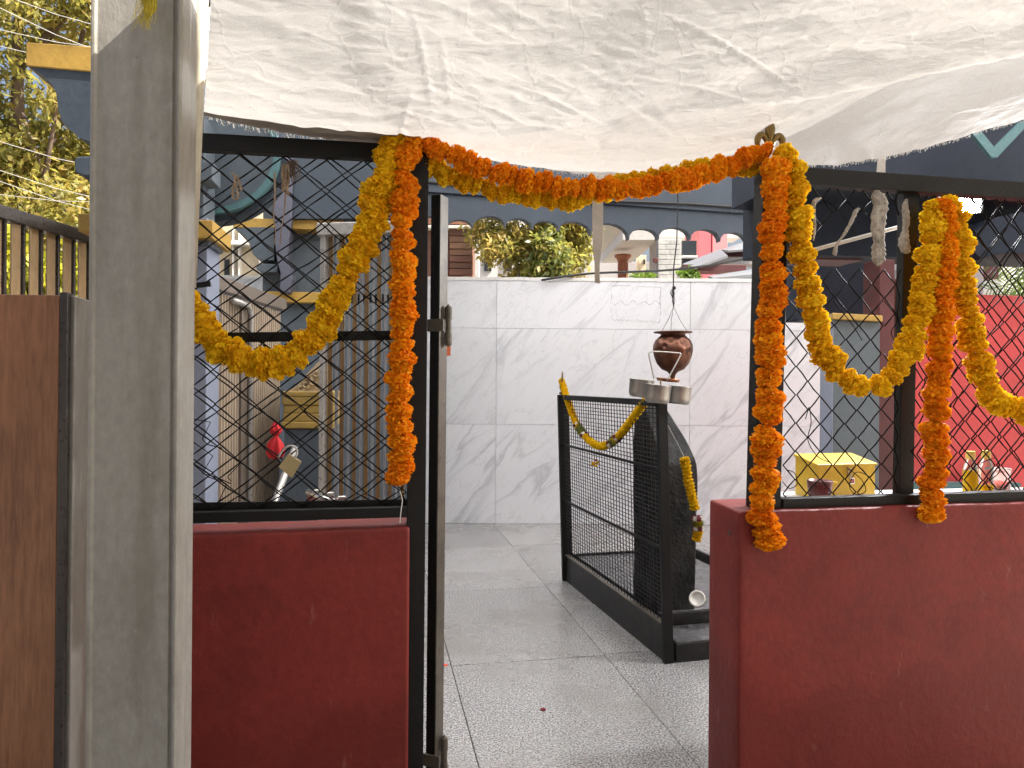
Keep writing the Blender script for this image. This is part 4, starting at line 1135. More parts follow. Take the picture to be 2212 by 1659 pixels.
# rear and right side low boards
b = MB(); b.obox(B0+cgs*.03, cgs*.68, cgd*.02, (0,0,.155)); b.build('rear_board', M['skirt'], cage, bevel=.002)
b = MB(); b.obox(F0+cgs*.765+cgd*.30, cgs*.02, cgd*(cgl-.35), (0,0,.17)); b.build('side_board', M['skirt'], cage, bevel=.002)
def spear(base, sc=1.0):
    b = MB(); b.lathe([(.0001,0),(.012*sc,.002),(.012*sc,.008*sc),(.005*sc,.014*sc),(.010*sc,.022*sc),(.011*sc,.030*sc),(.006*sc,.040*sc),(.0045*sc,.055*sc),(.003*sc,.085*sc),(.0001,.095*sc)], base, 10)
    return b.build('finial', M['brass'], cage, smooth=True)
spear(F0+lean+cgd*.02+Vector((0,0,ht)), .95); spear(B0+lean+cgd*.02+Vector((0,0,ht)), 1.5)

# black oiled stone
st = MB()
xa, xb, ya = .05, .245, .21; zb_ = .143
def ring(z, x0, x1, y0, y1, n=10):
    pts = []
    for i in range(n): pts.append((x0+(x1-x0)*i/n, y0))
    for i in range(n): pts.append((x1, y0+(y1-y0)*i/n))
    for i in range(n): pts.append((x1-(x1-x0)*i/n, y1))
    for i in range(n): pts.append((x0, y1-(y1-y0)*i/n))
    return [(px_, py_, z) for px_, py_ in pts]
DPT = .27
lev = [(zb_, xa, xb-.006, ya, ya+DPT), (.25, xa, xb-.010, ya+.004, ya+DPT), (.40, xa+.003, xb-.002, ya, ya+DPT), (.55, xa, xb+.002, ya-.002, ya+DPT), (.70, xa, xb+.006, ya, ya+DPT), (.80, xa, xb+.004, ya, ya+DPT),
       (.825, xa, xb-.002, ya+.015, ya+DPT), (.90, xa+.003, xb-.022, ya+.06, ya+DPT), (.98, xa+.006, xb-.050, ya+.12, ya+DPT), (1.045, xa+.01, xb-.075, ya+.165, ya+DPT-.01), (1.08, xa+.03, xb-.10, ya+.19, ya+DPT-.03)]
rings = []
for i, (z, x0, x1, y0, y1) in enumerate(lev): rings.append(ring(z, x0, x1, y0, y1))
n_ = len(rings[0])
for rg in rings:
    for (x, y, z) in rg:
        dv = Vector((mnoise.noise((x*14,y*14,z*9)), mnoise.noise((x*14+7,y*14,z*9)), .4*mnoise.noise((x*14,y*14+5,z*9))))*.016
        st.v.append(F0+cgs*x+cgd*y+Vector((0,0,z))+dv*.8)
for i in range(len(rings)-1):
    for k in range(n_): st.f.append((i*n_+k, i*n_+(k+1)%n_, (i+1)*n_+(k+1)%n_, (i+1)*n_+k))
st.f.append(tuple((len(rings)-1)*n_+k for k in range(n_)))
single(st, 'shrine_stone', M['idol'], 'tall black oiled shrine stone with a slanting wet top', 'stone', smooth=True, sub=2)

# coconut half
ccn = thing('coconut_half', 'broken white coconut half at the foot of the black stone', 'coconut', W(1507,1306,3.12))
q = W(1506,1293,3.1)
def hemi(r, n=20, m_=7): return [(r*math.cos(R(90)*i/m_ if i < m_ else R(89.9)), -r*math.sin(R(90)*i/m_)) for i in range(m_+1)]
axc = Vector((-.45,-.75,.5)).normalized()
b = MB(); b.lathe([(.037,.001)]+[(a1*1.0, b1) for a1, b1 in hemi(.037)], q, 20, axis=axc, cap=False); b.build('shell', M['coconut_shell'], ccn, smooth=True)
b = MB(); b.lathe([(.0365,.0)]+[(.0362,.003),(.029,.003)]+[(a1, b1*.45) for a1, b1 in hemi(.028)], q, 20, axis=axc, cap=False); b.build('flesh', M['coconut'], ccn, smooth=True)

# copper pot on wires
pot = thing('copper_pot', 'embossed copper drip pot hanging on wires above the black stone', 'pot', W(1453,800,3.25))
pc_ = W(1453,802,3.25); s_ = 3.25/FPX
prof = [(4,-22),(5,-14),(7,-6),(12,-1),(24,4),(34,16),(40,32),(42.5,46),(42,56),(38,66),(31,73),(26,77),(26,81),(41,83),(41,85),(25,86),(23,80)]
b = MB(); b.lathe([(r_*s_, z_*s_) for r_, z_ in prof], pc_, 40); b.build('vessel', M['copper'], pot, smooth=True)
b = MB(); b.lathe([(.004,-24*s_),(.010,-22*s_),(.006,-15*s_),(.011,-7*s_),(.018,-2*s_)], pc_, 14); b.build('spout', M['brass'], pot, smooth=True)
kn = W(1455,662,3.25)
for (x_, y_) in ((1426,722),(1449,720),(1490,724)):
    e = W(x_,y_,3.25 if x_ != 1449 else 3.33); mid = (kn+e)/2 + Vector((random.uniform(-.008,.008),0,0))
    b = MB(); b.tube([kn, mid, e], .0011, 5); b.build('wire', M['black_cable'], pot)
b = MB()
for k in range(2):
    b.tube([W(1465+k*2,300,3.25), W(1464+k,420,3.25), W(1462,520,3.25), W(1455,580,3.25), W(1454,640,3.25), kn], .003 if k == 0 else .0022, 6)
top_ = W(1465,300,3.25)
b.tube([top_, Vector((top_.x, 3.25, 2.9))], .003, 6)
for k in range(5):
    an = random.uniform(0,6); b.tube([W(1455,620,3.25), W(1455+8*math.cos(an),630+6*math.sin(an),3.25), W(1455+3*math.cos(an+2),650,3.25), kn], .0014, 5)
b.lathe([(.0001,-.010),(.008,-.006),(.009,.004),(.0001,.010)], W(1456,622,3.25), 8)
b.build('hanging_cord', M['black_cable'], pot, smooth=True)

# four-cup holder
ch = thing('cup_holder', 'stainless cup holder with handle on the front post of the cage', 'cup holder', F0+lean+cgd*.02+Vector((0,0,ht)))
s2 = 2.93/FPX*1.06
hc = W(1430,842,2.93)
def H_(x, z, y=0): return W(x, z, 2.93)+Vector((0,y,0))
b = MB(); b.tube([H_(x,y_,.02) for x, y_ in smoothpath([(1415,818),(1408,785),(1404,766),(1408,760),(1420,759),(1465,762),(1472,764),(1471,770),(1455,800),(1443,822)], 4)], .0030, 8); b.build('handle', M['steel'], ch, smooth=True)
tilt = Vector((.10,0,1)).normalized()
def cup(x, y_, dy, lab=None, mat='steel'):
    q = W(x, y_, 2.93+dy); r_ = 26*s2
    b = MB(); b.lathe([(.0001,-.050),(r_*.72,-.050),(r_*.90,-.043),(r_*.98,-.026),(r_,.022),(r_*1.03,.024),(r_*1.0,.026),(r_*.96,.022),(r_*.94,-.026),(r_*.85,-.040),(.0001,-.045)], q, 28, axis=tilt)
    return b.build('cup', M[mat], ch, smooth=True)
cup(1386,833,.07); cup(1421,845,-.045); cup(1466,847,.03)
b = MB(); q = W(1443,820,3.03); b.lathe([(.0001,-.010),(.045,-.008),(.050,.004),(.052,.004),(.046,-.004),(.0001,-.006)], q, 28, axis=tilt); b.build('copper_cup', M['copper_plate'], ch, smooth=True)
b = MB(); b.box(W(1428,842,2.95), (.05,.05,.006)); b.build('hub', M['steel'], ch, bevel=.001)

# ------------------------------------------------------------------ flowers
def flower_mesh(name, mat, seed, R_=.027, flat=.62, n=120, ruff=1.0):
    rg = random.Random(seed); v = []; f = []
    # core
    ga = math.pi*(3-math.sqrt(5))
    for i in range(n):
        z = 1-2*(i+.5)/n; r_ = math.sqrt(1-z*z); th_ = ga*i+rg.uniform(-.3,.3)
        d = Vector((r_*math.cos(th_), r_*math.sin(th_), z))
        d = (d+Vector((rg.uniform(-.2,.2),rg.uniform(-.2,.2),rg.uniform(-.2,.2)))).normalized()
        a = d.orthogonal().normalized(); a = (Matrix.Rotation(rg.uniform(0,6.28), 3, d) @ a); c = d.cross(a)
        rad = R_*rg.uniform(.84,1.08)
        wd = R_*rg.uniform(.22,.36)*ruff*(1 if n < 200 else .74)
        base = d*rad*.55; mid = d*rad*.85 + c*R_*rg.uniform(-.06,.06); tip = d*rad + c*R_*rg.uniform(-.18,.18)
        k = len(v)
        pts = [base-a*wd*.35, base+a*wd*.35, mid-a*wd*.85, mid+c*wd*.3, mid+a*wd*.85, tip-a*wd*.9+c*wd*rg.uniform(-.5,.5), tip+d*R_*.05+c*wd*rg.uniform(-.4,.4), tip+a*wd*.9+c*wd*rg.uniform(-.5,.5)]
        v += [Vector((p_.x, p_.y, p_.z*flat)) for p_ in pts]
        f += [(k,k+1,k+3),(k,k+3,k+2),(k+1,k+4,k+3),(k+2,k+3,k+6,k+5),(k+3,k+4,k+7,k+6)]
    # inner ball closes the gaps
    k0 = len(v); nn = 10; mm_ = 6
    for i in range(mm_+1):
        ph_ = math.pi*i/mm_
        for j in range(nn):
            an = 2*math.pi*j/nn
            v.append(Vector((math.sin(ph_)*math.cos(an), math.sin(ph_)*math.sin(an), math.cos(ph_)*flat))*R_*.80)
    for i in range(mm_):
        for j in range(nn): f.append((k0+i*nn+j, k0+i*nn+(j+1)%nn, k0+(i+1)*nn+(j+1)%nn, k0+(i+1)*nn+j))
    me = bpy.data.meshes.new(name); me.from_pydata([tuple(p_) for p_ in v], [], f); me.materials.append(mat); me.update()
    return me
FLM = {c: [flower_mesh('flower', M['fl_'+c], 10*i+len(c), n=230 if c != 'lemon' else 150) for i in range(6)] for c in ('yellow', 'orange', 'lemon')}

def place(me, name, parent, pos, axis, sc, spin=None):
    o = bpy.data.objects.new(name, me); col.objects.link(o); o.parent = parent
    q = Vector((0,0,1)).rotation_difference(Vector(axis).normalized())
    q = q @ Matrix.Rotation(random.uniform(0,6.28) if spin is None else spin, 3, 'Z').to_quaternion()
    o.rotation_mode = 'QUATERNION'; o.rotation_quaternion = q
    o.location = Vector(pos)-WL[parent.name]; o.scale = sc if hasattr(sc, '__len__') else (sc, sc, sc)
    return o

def garland(label, pts, color, off=-.055, size=1.0, spacing=.024, jit=.16, group='marigold garlands on the fence', tail=None, thin_to=None):
    path = [FP(p_[0], p_[1], off if len(p_) < 3 else p_[2]) for p_ in smoothpath([(*p_, off) if len(p_) < 3 else p_ for p_ in pts], 10)]
    g_ = thing('marigold_garland', label, 'garland', min(path, key=lambda p_: p_.z), group)
    b = MB(); b.tube(path, .0012, 4); b.build('string', M['thread'], g_)
    acc = 0; nxt = 0; k = 0
    for i in range(len(path)-1):
        a, c = path[i], path[i+1]; L_ = (c-a).length
        while nxt <= acc+L_:
            t_ = (nxt-acc)/L_; p_ = a+(c-a)*t_; ax_ = (c-a).normalized()
            ax_ = (ax_+Vector((random.uniform(-1,1),random.uniform(-1,1),random.uniform(-1,1)))*jit*1.5).normalized()
            sc = size*random.uniform(.80,1.14)
            p_ = p_ + Vector((random.uniform(-1,1),random.uniform(-.6,.6),random.uniform(-1,1)))*.0055*size
            place(random.choice(FLM[color]), 'flower', g_, p_, ax_, (sc*random.uniform(.95,1.05), sc*random.uniform(.95,1.05), sc*random.uniform(.9,1.15)))
            nxt += spacing*.95*random.uniform(.85,1.15); k += 1
        acc += L_
    if tail:
        for tt in tail:
            b = MB(); b.tube([FP(x,y,off) for x,y in smoothpath(tt, 4)], .0012, 4); b.build('string_tail', M['thread'], g_)
    return g_
garland('yellow marigold garland sagging across the left mesh panel', [(850,296),(846,330),(835,370),(822,412),(808,460),(792,510),(768,560),(748,610),(722,660),(694,702),(660,740),(625,768),(592,785),(556,788),(522,780),(490,760),(462,738),(436,706),(412,665),(396,620)], 'yellow', size=1.364, spacing=0.0275)
garland('orange marigold garland hanging straight beside the left gate post', [(884,296),(877,340),(872,400),(873,460),(870,520),(872,590),(871,660),(866,720),(864,790),(862,850),(865,920),(866,980),(863,1025),(864,1052)], 'orange', off=-.06, size=1.166, spacing=0.0265, tail=[[(864,1060),(869,1080),(866,1105),(864,1130)]])
garland('orange marigold swag across the top of the gate opening', [(880,302),(925,310),(952,326),(1000,348),(1060,368),(1120,386),(1190,398),(1260,407),(1330,408),(1400,401),(1470,389),(1540,370),(1600,346),(1640,328),(1660,334)], 'orange', off=-.045, size=1.054, spacing=0.0235)
garland('yellow marigold swag peeking out behind the orange gate swag', [(930,358),(970,378),(1030,402),(1090,417),(1150,426),(1220,430),(1280,424),(1340,398),(1420,383),(1490,370),(1560,360),(1605,366),(1632,362)], 'yellow', off=.0, size=0.992, spacing=0.0235)
garland('orange marigold garland hanging down the right gate post', [(1672,358),(1672,400),(1670,460),(1672,520),(1668,580),(1669,640),(1664,700),(1664,760),(1660,820),(1661,880),(1655,940),(1654,1000),(1650,1060),(1648,1110),(1652,1145),(1660,1168)], 'orange', off=-.075, size=1.314, spacing=0.0275)
garland('yellow marigold garland swagged from the brass finial to the middle of the right rail', [(1686,336),(1706,345),(1716,370),(1714,400),(1720,450),(1724,500),(1731,550),(1740,605),(1752,655),(1760,700),(1776,745),(1795,785),(1822,815),(1850,835),(1880,838),(1910,828),(1935,800),(1958,765),(1978,715),(1990,665),(1998,610),(2005,550),(2012,500),(2018,455),(2026,430)], 'yellow', off=-.06, size=1.290, spacing=0.0305)
garland('short orange marigold garland hanging from the middle of the right rail', [(2036,440),(2044,480),(2040,520),(2040,570),(2034,620),(2032,680),(2030,740),(2026,800),(2022,860),(2022,920),(2018,980),(2017,1040),(2012,1085),(2012,1112)], 'orange', off=-.07, size=1.215, spacing=0.0265)
garland('yellow marigold garland running off the right edge of the right mesh', [(2044,438),(2062,470),(2072,520),(2076,570),(2082,620),(2086,670),(2096,715),(2106,760),(2120,800),(2136,840),(2158,868),(2186,882),(2216,886),(2248,876),(2275,850),(2295,815)], 'yellow', off=-.05, size=1.240, spacing=0.0275)

# garlands on the shrine
def wgarland(label, pts, bands=(), size=.62, spacing=.014, color='lemon', tail=None):
    path = [Vector(p_) for p_ in smoothpath([tuple(p_) for p_ in pts], 10)]
    g_ = thing('flower_garland', label, 'garland', min(path, key=lambda p_: p_.z), 'garlands on the shrine')
    b = MB(); b.tube(path, .001, 4); b.build('string', M['thread'], g_)
    tot = sum((path[i+1]-path[i]).length for i in range(len(path)-1)); acc = 0; nxt = 0
    for i in range(len(path)-1):
        a, c = path[i], path[i+1]; L_ = (c-a).length
        while nxt <= acc+L_:
            t_ = (nxt-acc)/L_; p_ = a+(c-a)*t_; fr_ = nxt/tot; ax_ = (c-a).normalized()
            inb = any(lo_ < fr_ < hi_ for lo_, hi_ in bands)
            if not inb:
                place(random.choice(FLM[color]), 'flower', g_, p_, ax_+Vector((random.uniform(-1,1),random.uniform(-1,1),random.uniform(-1,1)))*.08, (size*random.uniform(.92,1.06),)*2+(size*.8,))
            nxt += spacing
        acc += L_
    for lo_, hi_ in bands:
        bi = [path[min(len(path)-1, int(f_*(len(path)-1)))] for f_ in (lo_, (lo_+hi_)/2, hi_)]
        ax_ = (bi[2]-bi[0]).normalized(); r_ = .020*size/.62; hb = (bi[2]-bi[0]).length/2
        b = MB(); rnd = random.Random(4)
        for k in range(240):
            an = rnd.uniform(0,6.28); o1_ = ax_.orthogonal().normalized(); o1_ = Matrix.Rotation(an,3,ax_) @ o1_
            p_ = bi[1]+ax_*rnd.uniform(-.6,.6)*hb; tip = p_+o1_*r_*rnd.uniform(.9,1.35)+ax_*rnd.uniform(-.3,.3)*hb; sd_ = ax_.cross(o1_)*.006
            n0 = len(b.v); b.v += [p_-sd_, p_+sd_, tip]; b.f.append((n0,n0+1,n0+2))
        b.build('green_band', M['leaf_dark'], g_)
        for e_ in (-1, 1):
            for k in range(7):
                an = k*6.28/7; o1_ = Matrix.Rotation(an,3,ax_) @ ax_.orthogonal().normalized()
                place(ROSE if k % 5 else WHITE, 'petal_cluster', g_, bi[1]+ax_*e_*hb*.95+o1_*r_*.75, o1_, .34*size/.62)
    return g_
ROSE = flower_mesh('petal_cluster', M['rose'], 91, n=40, ruff=1.5); WHITE = flower_mesh('petal_cluster', M['white_petal'], 92, n=40, ruff=1.5)
def cgp(px, py):
    """point just outside the cage panel"""
    a, b_ = ray(px, py); d = Vector((a,1,b_)); o_ = F0-cgs*.03
    nn__ = cgs; t_ = o_.dot(nn__)/Vector((a,1,0)).dot(nn__); return Vector((a*t_, t_, CAM_Z+b_*t_))
wgarland('yellow flower garland with green and maroon bands sagging along the cage panel', [cgp(x,y) for x,y in ((1213,822),(1220,845),(1230,875),(1240,903),(1255,930),(1274,952),(1296,964),(1316,958),(1334,944),(1352,924),(1372,896),(1390,872),(1402,862))], bands=((.30,.38),(.60,.68)), size=.72, spacing=.0135)
ta = thing('flower_tassel', 'small yellow flower tassel dangling below the cage garland', 'tassel', cgp(1287,1008))
b = MB(); b.tube([cgp(1289,966), cgp(1288,980), cgp(1287,994)], .0012, 4); b.build('string', M['thread'], ta)
for (x_, y_) in ((1283,1000),(1291,999),(1287,1006),(1280,1003)): place(random.choice(FLM['lemon']), 'flower', ta, cgp(x_,y_), (0,0,1), .36)
place(ROSE, 'petal_cluster', ta, cgp(1287,994), (0,0,1), .3)
wgarland('yellow flower garland with a green band hanging on the right side of the black stone', [W(x,y,3.10) for x,y in ((1479,992),(1482,1010),(1486,1035),(1492,1062),(1498,1085),(1503,1105),(1507,1128),(1508,1145),(1506,1160),(1502,1172))], bands=((.62,.74),), size=.78, spacing=.0155)
b = MB(); b.tube([W(1430,895,3.02), W(1442,918,3.06), W(1462,955,3.09), W(1478,988,3.1)], .0014, 5); single(b, 'thread', M['thread'], 'thin pale thread over the slanting top of the black stone', 'thread')

# ------------------------------------------------------------------ dried strings on the mesh, cloth strips
def strand(pts, off, r=.0022, n=5, mat='twine'):
    return [FP(x, y, off) for x, y in smoothpath(pts, 5)]
b = MB()
for k in range(3):
    b.tube([p_+Vector((random.uniform(-.003,.003),-.002*k,0)) for p_ in strand([(503,372),(510,390),(504,410),(505,428),(513,430),(513,412),(508,392),(512,380),(520,400),(522,412)], -.012)], .0016, 5)
single(b, 'twine_loop', M['twine'], 'pale looped twine tied to the upper left mesh', 'twine')
b = MB()
for k in range(9):
    x0_ = 612+random.uniform(-4,10)
    b.tube(strand([(x0_,355),(x0_+random.uniform(-4,4),380),(x0_+random.uniform(-6,6),400),(x0_+random.uniform(-6,8),418+random.uniform(-8,8))], -.012+random.uniform(-.006,.002)), random.uniform(.0012,.003), 5)
for x0_, x1_, x2_ in ((592,593,595),(621,616,607)):
    for k in range(2): b.tube(strand([(x0_+k*2,372),(x1_+k*2,420),(x1_-2,460),(x2_,500),(x2_-2,530)], -.012), .0014, 5)
single(b, 'dry_string_bunch', M['twine'], 'bunch of dried brown flower strings on the upper left mesh', 'dried strings')
b = MB()
for k in range(60):
    p0 = FP(630+random.uniform(-14,14), 345+random.uniform(0,8), -.008); p1 = p0+Vector((random.uniform(-.012,.02), random.uniform(-.015,.005), -random.uniform(.02,.055)))
    b.tube([p0, (p0+p1)/2+Vector((random.uniform(-.006,.006),0,0)), p1], .0008, 3)
single(b, 'dry_leaf_tuft', M['trunk'], 'dark withered leaf tuft under the left top rail', 'dried leaves')
def dry(label, pts, ws, mat='dry_pale', off=-.014):
    b = MB(); sp = smoothpath([(p_[0], p_[1], w_) for p_, w_ in zip(pts, ws)], 5)
    P = [FP(q[0], q[1], off+.003*mnoise.noise((q[1]*.05,0,1))) for q in sp]
    for sh in (-.4, 0, .4):
        b.tube([p_+FD*sh*q[2]*.0012+Vector((random.uniform(-.0006,.0006),0,0)) for p_, q in zip(P, sp)], [max(.0008, q[2]*.0006*random.uniform(.75,1.25)) for q in sp], 6)
    single(b, 'dried_garland', M[mat], label, 'dried garland', 'dried flower strings on the right mesh', smooth=True)
dry('thin curled dried flower string, leftmost on the right mesh', [(1772,428),(1762,432),(1756,446),(1759,470),(1760,495),(1757,520)], [4,6,6,4,3,1.5])
dry('slanting dried flower string ending in a small knob on the right mesh', [(1855,450),(1848,458),(1838,480),(1824,505),(1808,528),(1803,545),(1804,552)], [4,6,5,4,4,6,4])
dry('widest grey dried garland hanging from the right top rail', [(1893,412),(1896,425),(1902,440),(1898,470),(1896,500),(1899,520),(1897,545),(1898,560),(1896,575)], [8,16,20,20,17,15,18,17,2])
dry('dark lumpy dried garland beside the middle post of the right mesh', [(1958,430),(1955,450),(1957,475),(1955,500),(1952,520),(1956,540),(1958,548)], [4,9,10,9,15,13,3])

cs1 = MB(); sp = smoothpath([(1293,372,25),(1292,420,25),(1291,460,25),(1291,500,24),(1290,540,20),(1290,570,12),(1290,600,12),(1291,612,13)], 5)
for th_ in (0, .003):
    cs1.ribbon([W(q[0],q[1],2.16+.006*math.sin(q[1]*.03)+th_) for q in sp], Vector((.97,.24,0)), [q[2]*2.16/FPX for q in sp])
single(cs1, 'cloth_strip', M['strip'], 'torn grey cotton strip hanging in the middle of the gate opening', 'cloth strip', smooth=True)
cs2 = MB(); sp = [(1906,330,22),(1904,352,20),(1902,385,24),(1901,420,25)]
cs2.ribbon([W(q[0],q[1],2.32) for q in sp], Vector((.98,.2,0)), [q[2]*2.32/FPX for q in sp])
single(cs2, 'cloth_strip', M['strip'], 'short cotton strip below the cloth above the right rail', 'cloth strip')

# ------------------------------------------------------------------ the white cloth
def interp(x, xs_, ys_): return float(np.interp(x, xs_, ys_))
hx  = [380, 430, 560, 644, 752, 827, 880, 938, 1083, 1250, 1373, 1600, 1812, 1900, 2050, 2212, 2450, 2700]
hy  = [238, 251, 277, 295, 309, 315, 318, 318, 353, 378, 381, 372, 360, 346, 306, 259, 190, 120]
hd  = [1.86,1.86,1.86,1.87,1.88,1.88,1.90,1.98,2.06, 2.12, 2.14, 2.18, 2.22, 2.26, 2.34, 2.42, 2.5, 2.6]
cx2 = [380, 430, 600, 830, 938, 1100, 1296, 1387, 1549, 1750, 2000, 2212, 2450, 2700]
cy2 = [232, 241, 266, 295, 299, 302, 292, 268, 225, 190, 150, 110, 60, 10]
cd2 = [1.62,1.62,1.63,1.66,1.68,1.70, 1.74, 1.77, 1.82, 1.88, 1.96, 2.02, 2.1, 2.18]
NU, NV = 620, 190
PXA, PXB = 440.0, 4300.0
def cloth_pt(u, v):
    px = PXA+(PXB-PXA)*u
    H0 = W(px, interp(px,hx,hy), interp(px,hx,hd)); C0 = W(px, interp(px,cx2,cy2), interp(px,cx2,cd2))
    dc = interp(px,cx2,cd2)
    T0 = W(px+14*max(0, 1-(px-440)/160), 0, dc*.82)
    fl_ = .22*max(0, 1-(px-440)/500); K1 = Vector((T0.x*1.02-fl_, .55, T0.z+.22)); K2 = Vector((T0.x*1.15-fl_, -2.6, T0.z+.75))
    a = .16; bb = .70
    if v < a:
        t_ = v/a; p_ = H0.lerp(C0, t_); sag = -.012*math.sin(math.pi*t_); p_.z += sag*(1 if px > 1000 else .2)
    elif v < bb:
        t_ = (v-a)/(bb-a); p_ = C0.lerp(T0, t_); p_.z -= .030*math.sin(math.pi*t_)
    elif v < .85:
        p_ = T0.lerp(K1, (v-bb)/(.85-bb))
    else:
        p_ = K1.lerp(K2, (v-.85)/.15)
    # long soft folds running toward the upper right, stronger on the right
    w = min(1.0, max(0.0, (px-1150)/700.0))
    vv = min(v, .75)
    f1 = math.sin((vv*2.5 - (px-1100)/900.0)*6.0 + .8*mnoise.noise((px*.0015, v*1.3, 0)))
    f2 = math.sin((vv*4.0 - (px-1100)/620.0)*6.0 + 1.3*mnoise.noise((px*.002, v*2, 7)))
    edge = min(1, v/.05+.25)
    dz = w*(.030*f1+.016*f2)*edge + .010*(1-w)*math.sin(px*.006+vv*5+1.5*mnoise.noise((px*.002, v*2.2, 4)))*min(1, v/.2)
    # one curved drape fold on the left third
    fx = 735 + 330*max(0, .55-v) ; fold = math.exp(-((px-fx)/38.0)**2)*max(0, min(1, (v-.18)/.25))
    dz += -.007*fold + .005*math.exp(-((px-fx-60)/70.0)**2)*max(0, min(1, (v-.18)/.25))
    # crumple
    q = (p_.x*2.6+p_.y*2, p_.y*13.0-p_.x*1.5, 3.0)
    dz += .0035*mnoise.fractal(Vector(q), .9, 2.1, 5)*min(1, v/.1+.3)
    cw = p_.x*(1 if px < 1300 else .8)
    r1 = mnoise.noise((cw*4.0+p_.y*5, p_.y*17-cw*3.5, 8.0)); r2 = mnoise.noise((cw*7-p_.y*6, p_.y*32+cw*3, 18.0)); r3 = mnoise.noise((cw*13+p_.y*20, p_.y*24-cw*10, 28.0))
    dz += .006*(1-abs(r1)*2.2)*min(1, v/.15+.2) + .0022*(1-abs(r2)*2.2) + .0018*(1-abs(r3)*2.2)
    p_.z += dz; p_.y += dz*.35
    if v < .02: p_.z += .004*mnoise.noise((px*.06, 0, 0))
    return p_
b = MB(); b.grid(cloth_pt, NU, NV)
# pressed-in creases: several hundred short ridges and a few long fold lines
CV = np.array([tuple(p_) for p_ in b.v]); PXg = 1106+FPX*CV[:,0]/np.maximum(CV[:,1],.3); PYg = 829-FPX*(CV[:,2]-CAM_Z)/np.maximum(CV[:,1],.3)
okm = (CV[:,1] > .9); dzc = np.zeros(len(CV)); rc_ = np.random.default_rng(11)
def crease(x, y, ang, L, w_, amp, bend=0.0):
    ca_, sa_ = math.cos(ang), math.sin(ang)
    m_ = okm & (np.abs(PXg-x) < L) & (np.abs(PYg-y) < L)
    if not m_.any(): return
    dx, dy = PXg[m_]-x, PYg[m_]-y
    t_ = dx*ca_+dy*sa_; n_2 = -dx*sa_+dy*ca_ - bend*(t_/L)**2*L
    dzc[m_] += amp*np.exp(-(n_2/w_)**2)*np.clip(1-(np.abs(t_)/(L*.5))**2, 0, 1)
for k in range(620):
    x = rc_.uniform(460, 2300); y = rc_.uniform(-40, 290)
    if x > 1500: base_a = R(-24)
    elif x > 900: base_a = R(rc_.choice([-12, 24, 6]))
    else: base_a = R(8)
    if x < 700 and rc_.random() < .6: continue
    crease(x, y, base_a+rc_.normal()*R(16), rc_.uniform(50, 230), rc_.uniform(2.6, 5.5), rc_.choice([-1, 1, 1])*rc_.uniform(.0010, .0034), rc_.normal()*.12)
for k in range(1500):
    x = rc_.uniform(700, 2250); y = rc_.uniform(-20, 290)
    crease(x, y, R(-8 if x > 1300 else 10)+rc_.normal()*R(30), rc_.uniform(22, 80), rc_.uniform(2.0, 3.4), rc_.choice([-1, 1])*rc_.uniform(.0005, .0015), rc_.normal()*.2)
for (x, y, a_, L_, am) in ((910,130,R(78),250,.004),(868,330-60,R(104),190,.003),(960,170,R(82),220,.003),(1180,215,R(22),240,.004),(1075,245,R(24),150,.004),(1330,150,R(-32),260,.003),(1390,60,R(86),170,.0025),(1560,95,R(30),300,.0035),(1640,140,R(32),260,.003),(1500,190,R(12),330,.003),(700,90,R(20),220,.002),(640,190,R(-28),240,.002)):
    crease(x, y, a_, L_, 4.5, am*1.8, .1)
for i_ in range(len(b.v)): b.v[i_].z += dzc[i_]
cl = b.build('cloth_canopy', M['cloth'], smooth=True)
cl.data.materials.append(M['cloth_flap_shade'])  # darker cotton stands for the shade on the left flap
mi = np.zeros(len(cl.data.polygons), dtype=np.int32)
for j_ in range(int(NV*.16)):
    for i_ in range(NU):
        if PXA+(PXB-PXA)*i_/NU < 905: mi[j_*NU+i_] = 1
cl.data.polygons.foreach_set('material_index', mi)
props(cl, 'crumpled white cotton sheet stretched overhead as a canopy', 'cloth')
b = MB()
for k in range(950):
    u = random.random()*.5; p_ = cloth_pt(u, 0.0); px = PXA+(PXB-PXA)*u
    if 830 < px < 940: continue
    L_ = random.uniform(.003,.011)*(1.5 if px < 760 else 1)
    d = Vector((random.uniform(-.7,.7), random.uniform(-.2,.5), -1)).normalized()
    pm = p_+d*L_*.5+Vector((random.uniform(-1,1),0,random.uniform(-1,1)))*L_*.3
    b.tube([p_+Vector((0,0,.002)), pm, p_+d*L_], .0006, 3, False)
b.build('frayed_fringe', M['thread'], cl, kind='stuff')

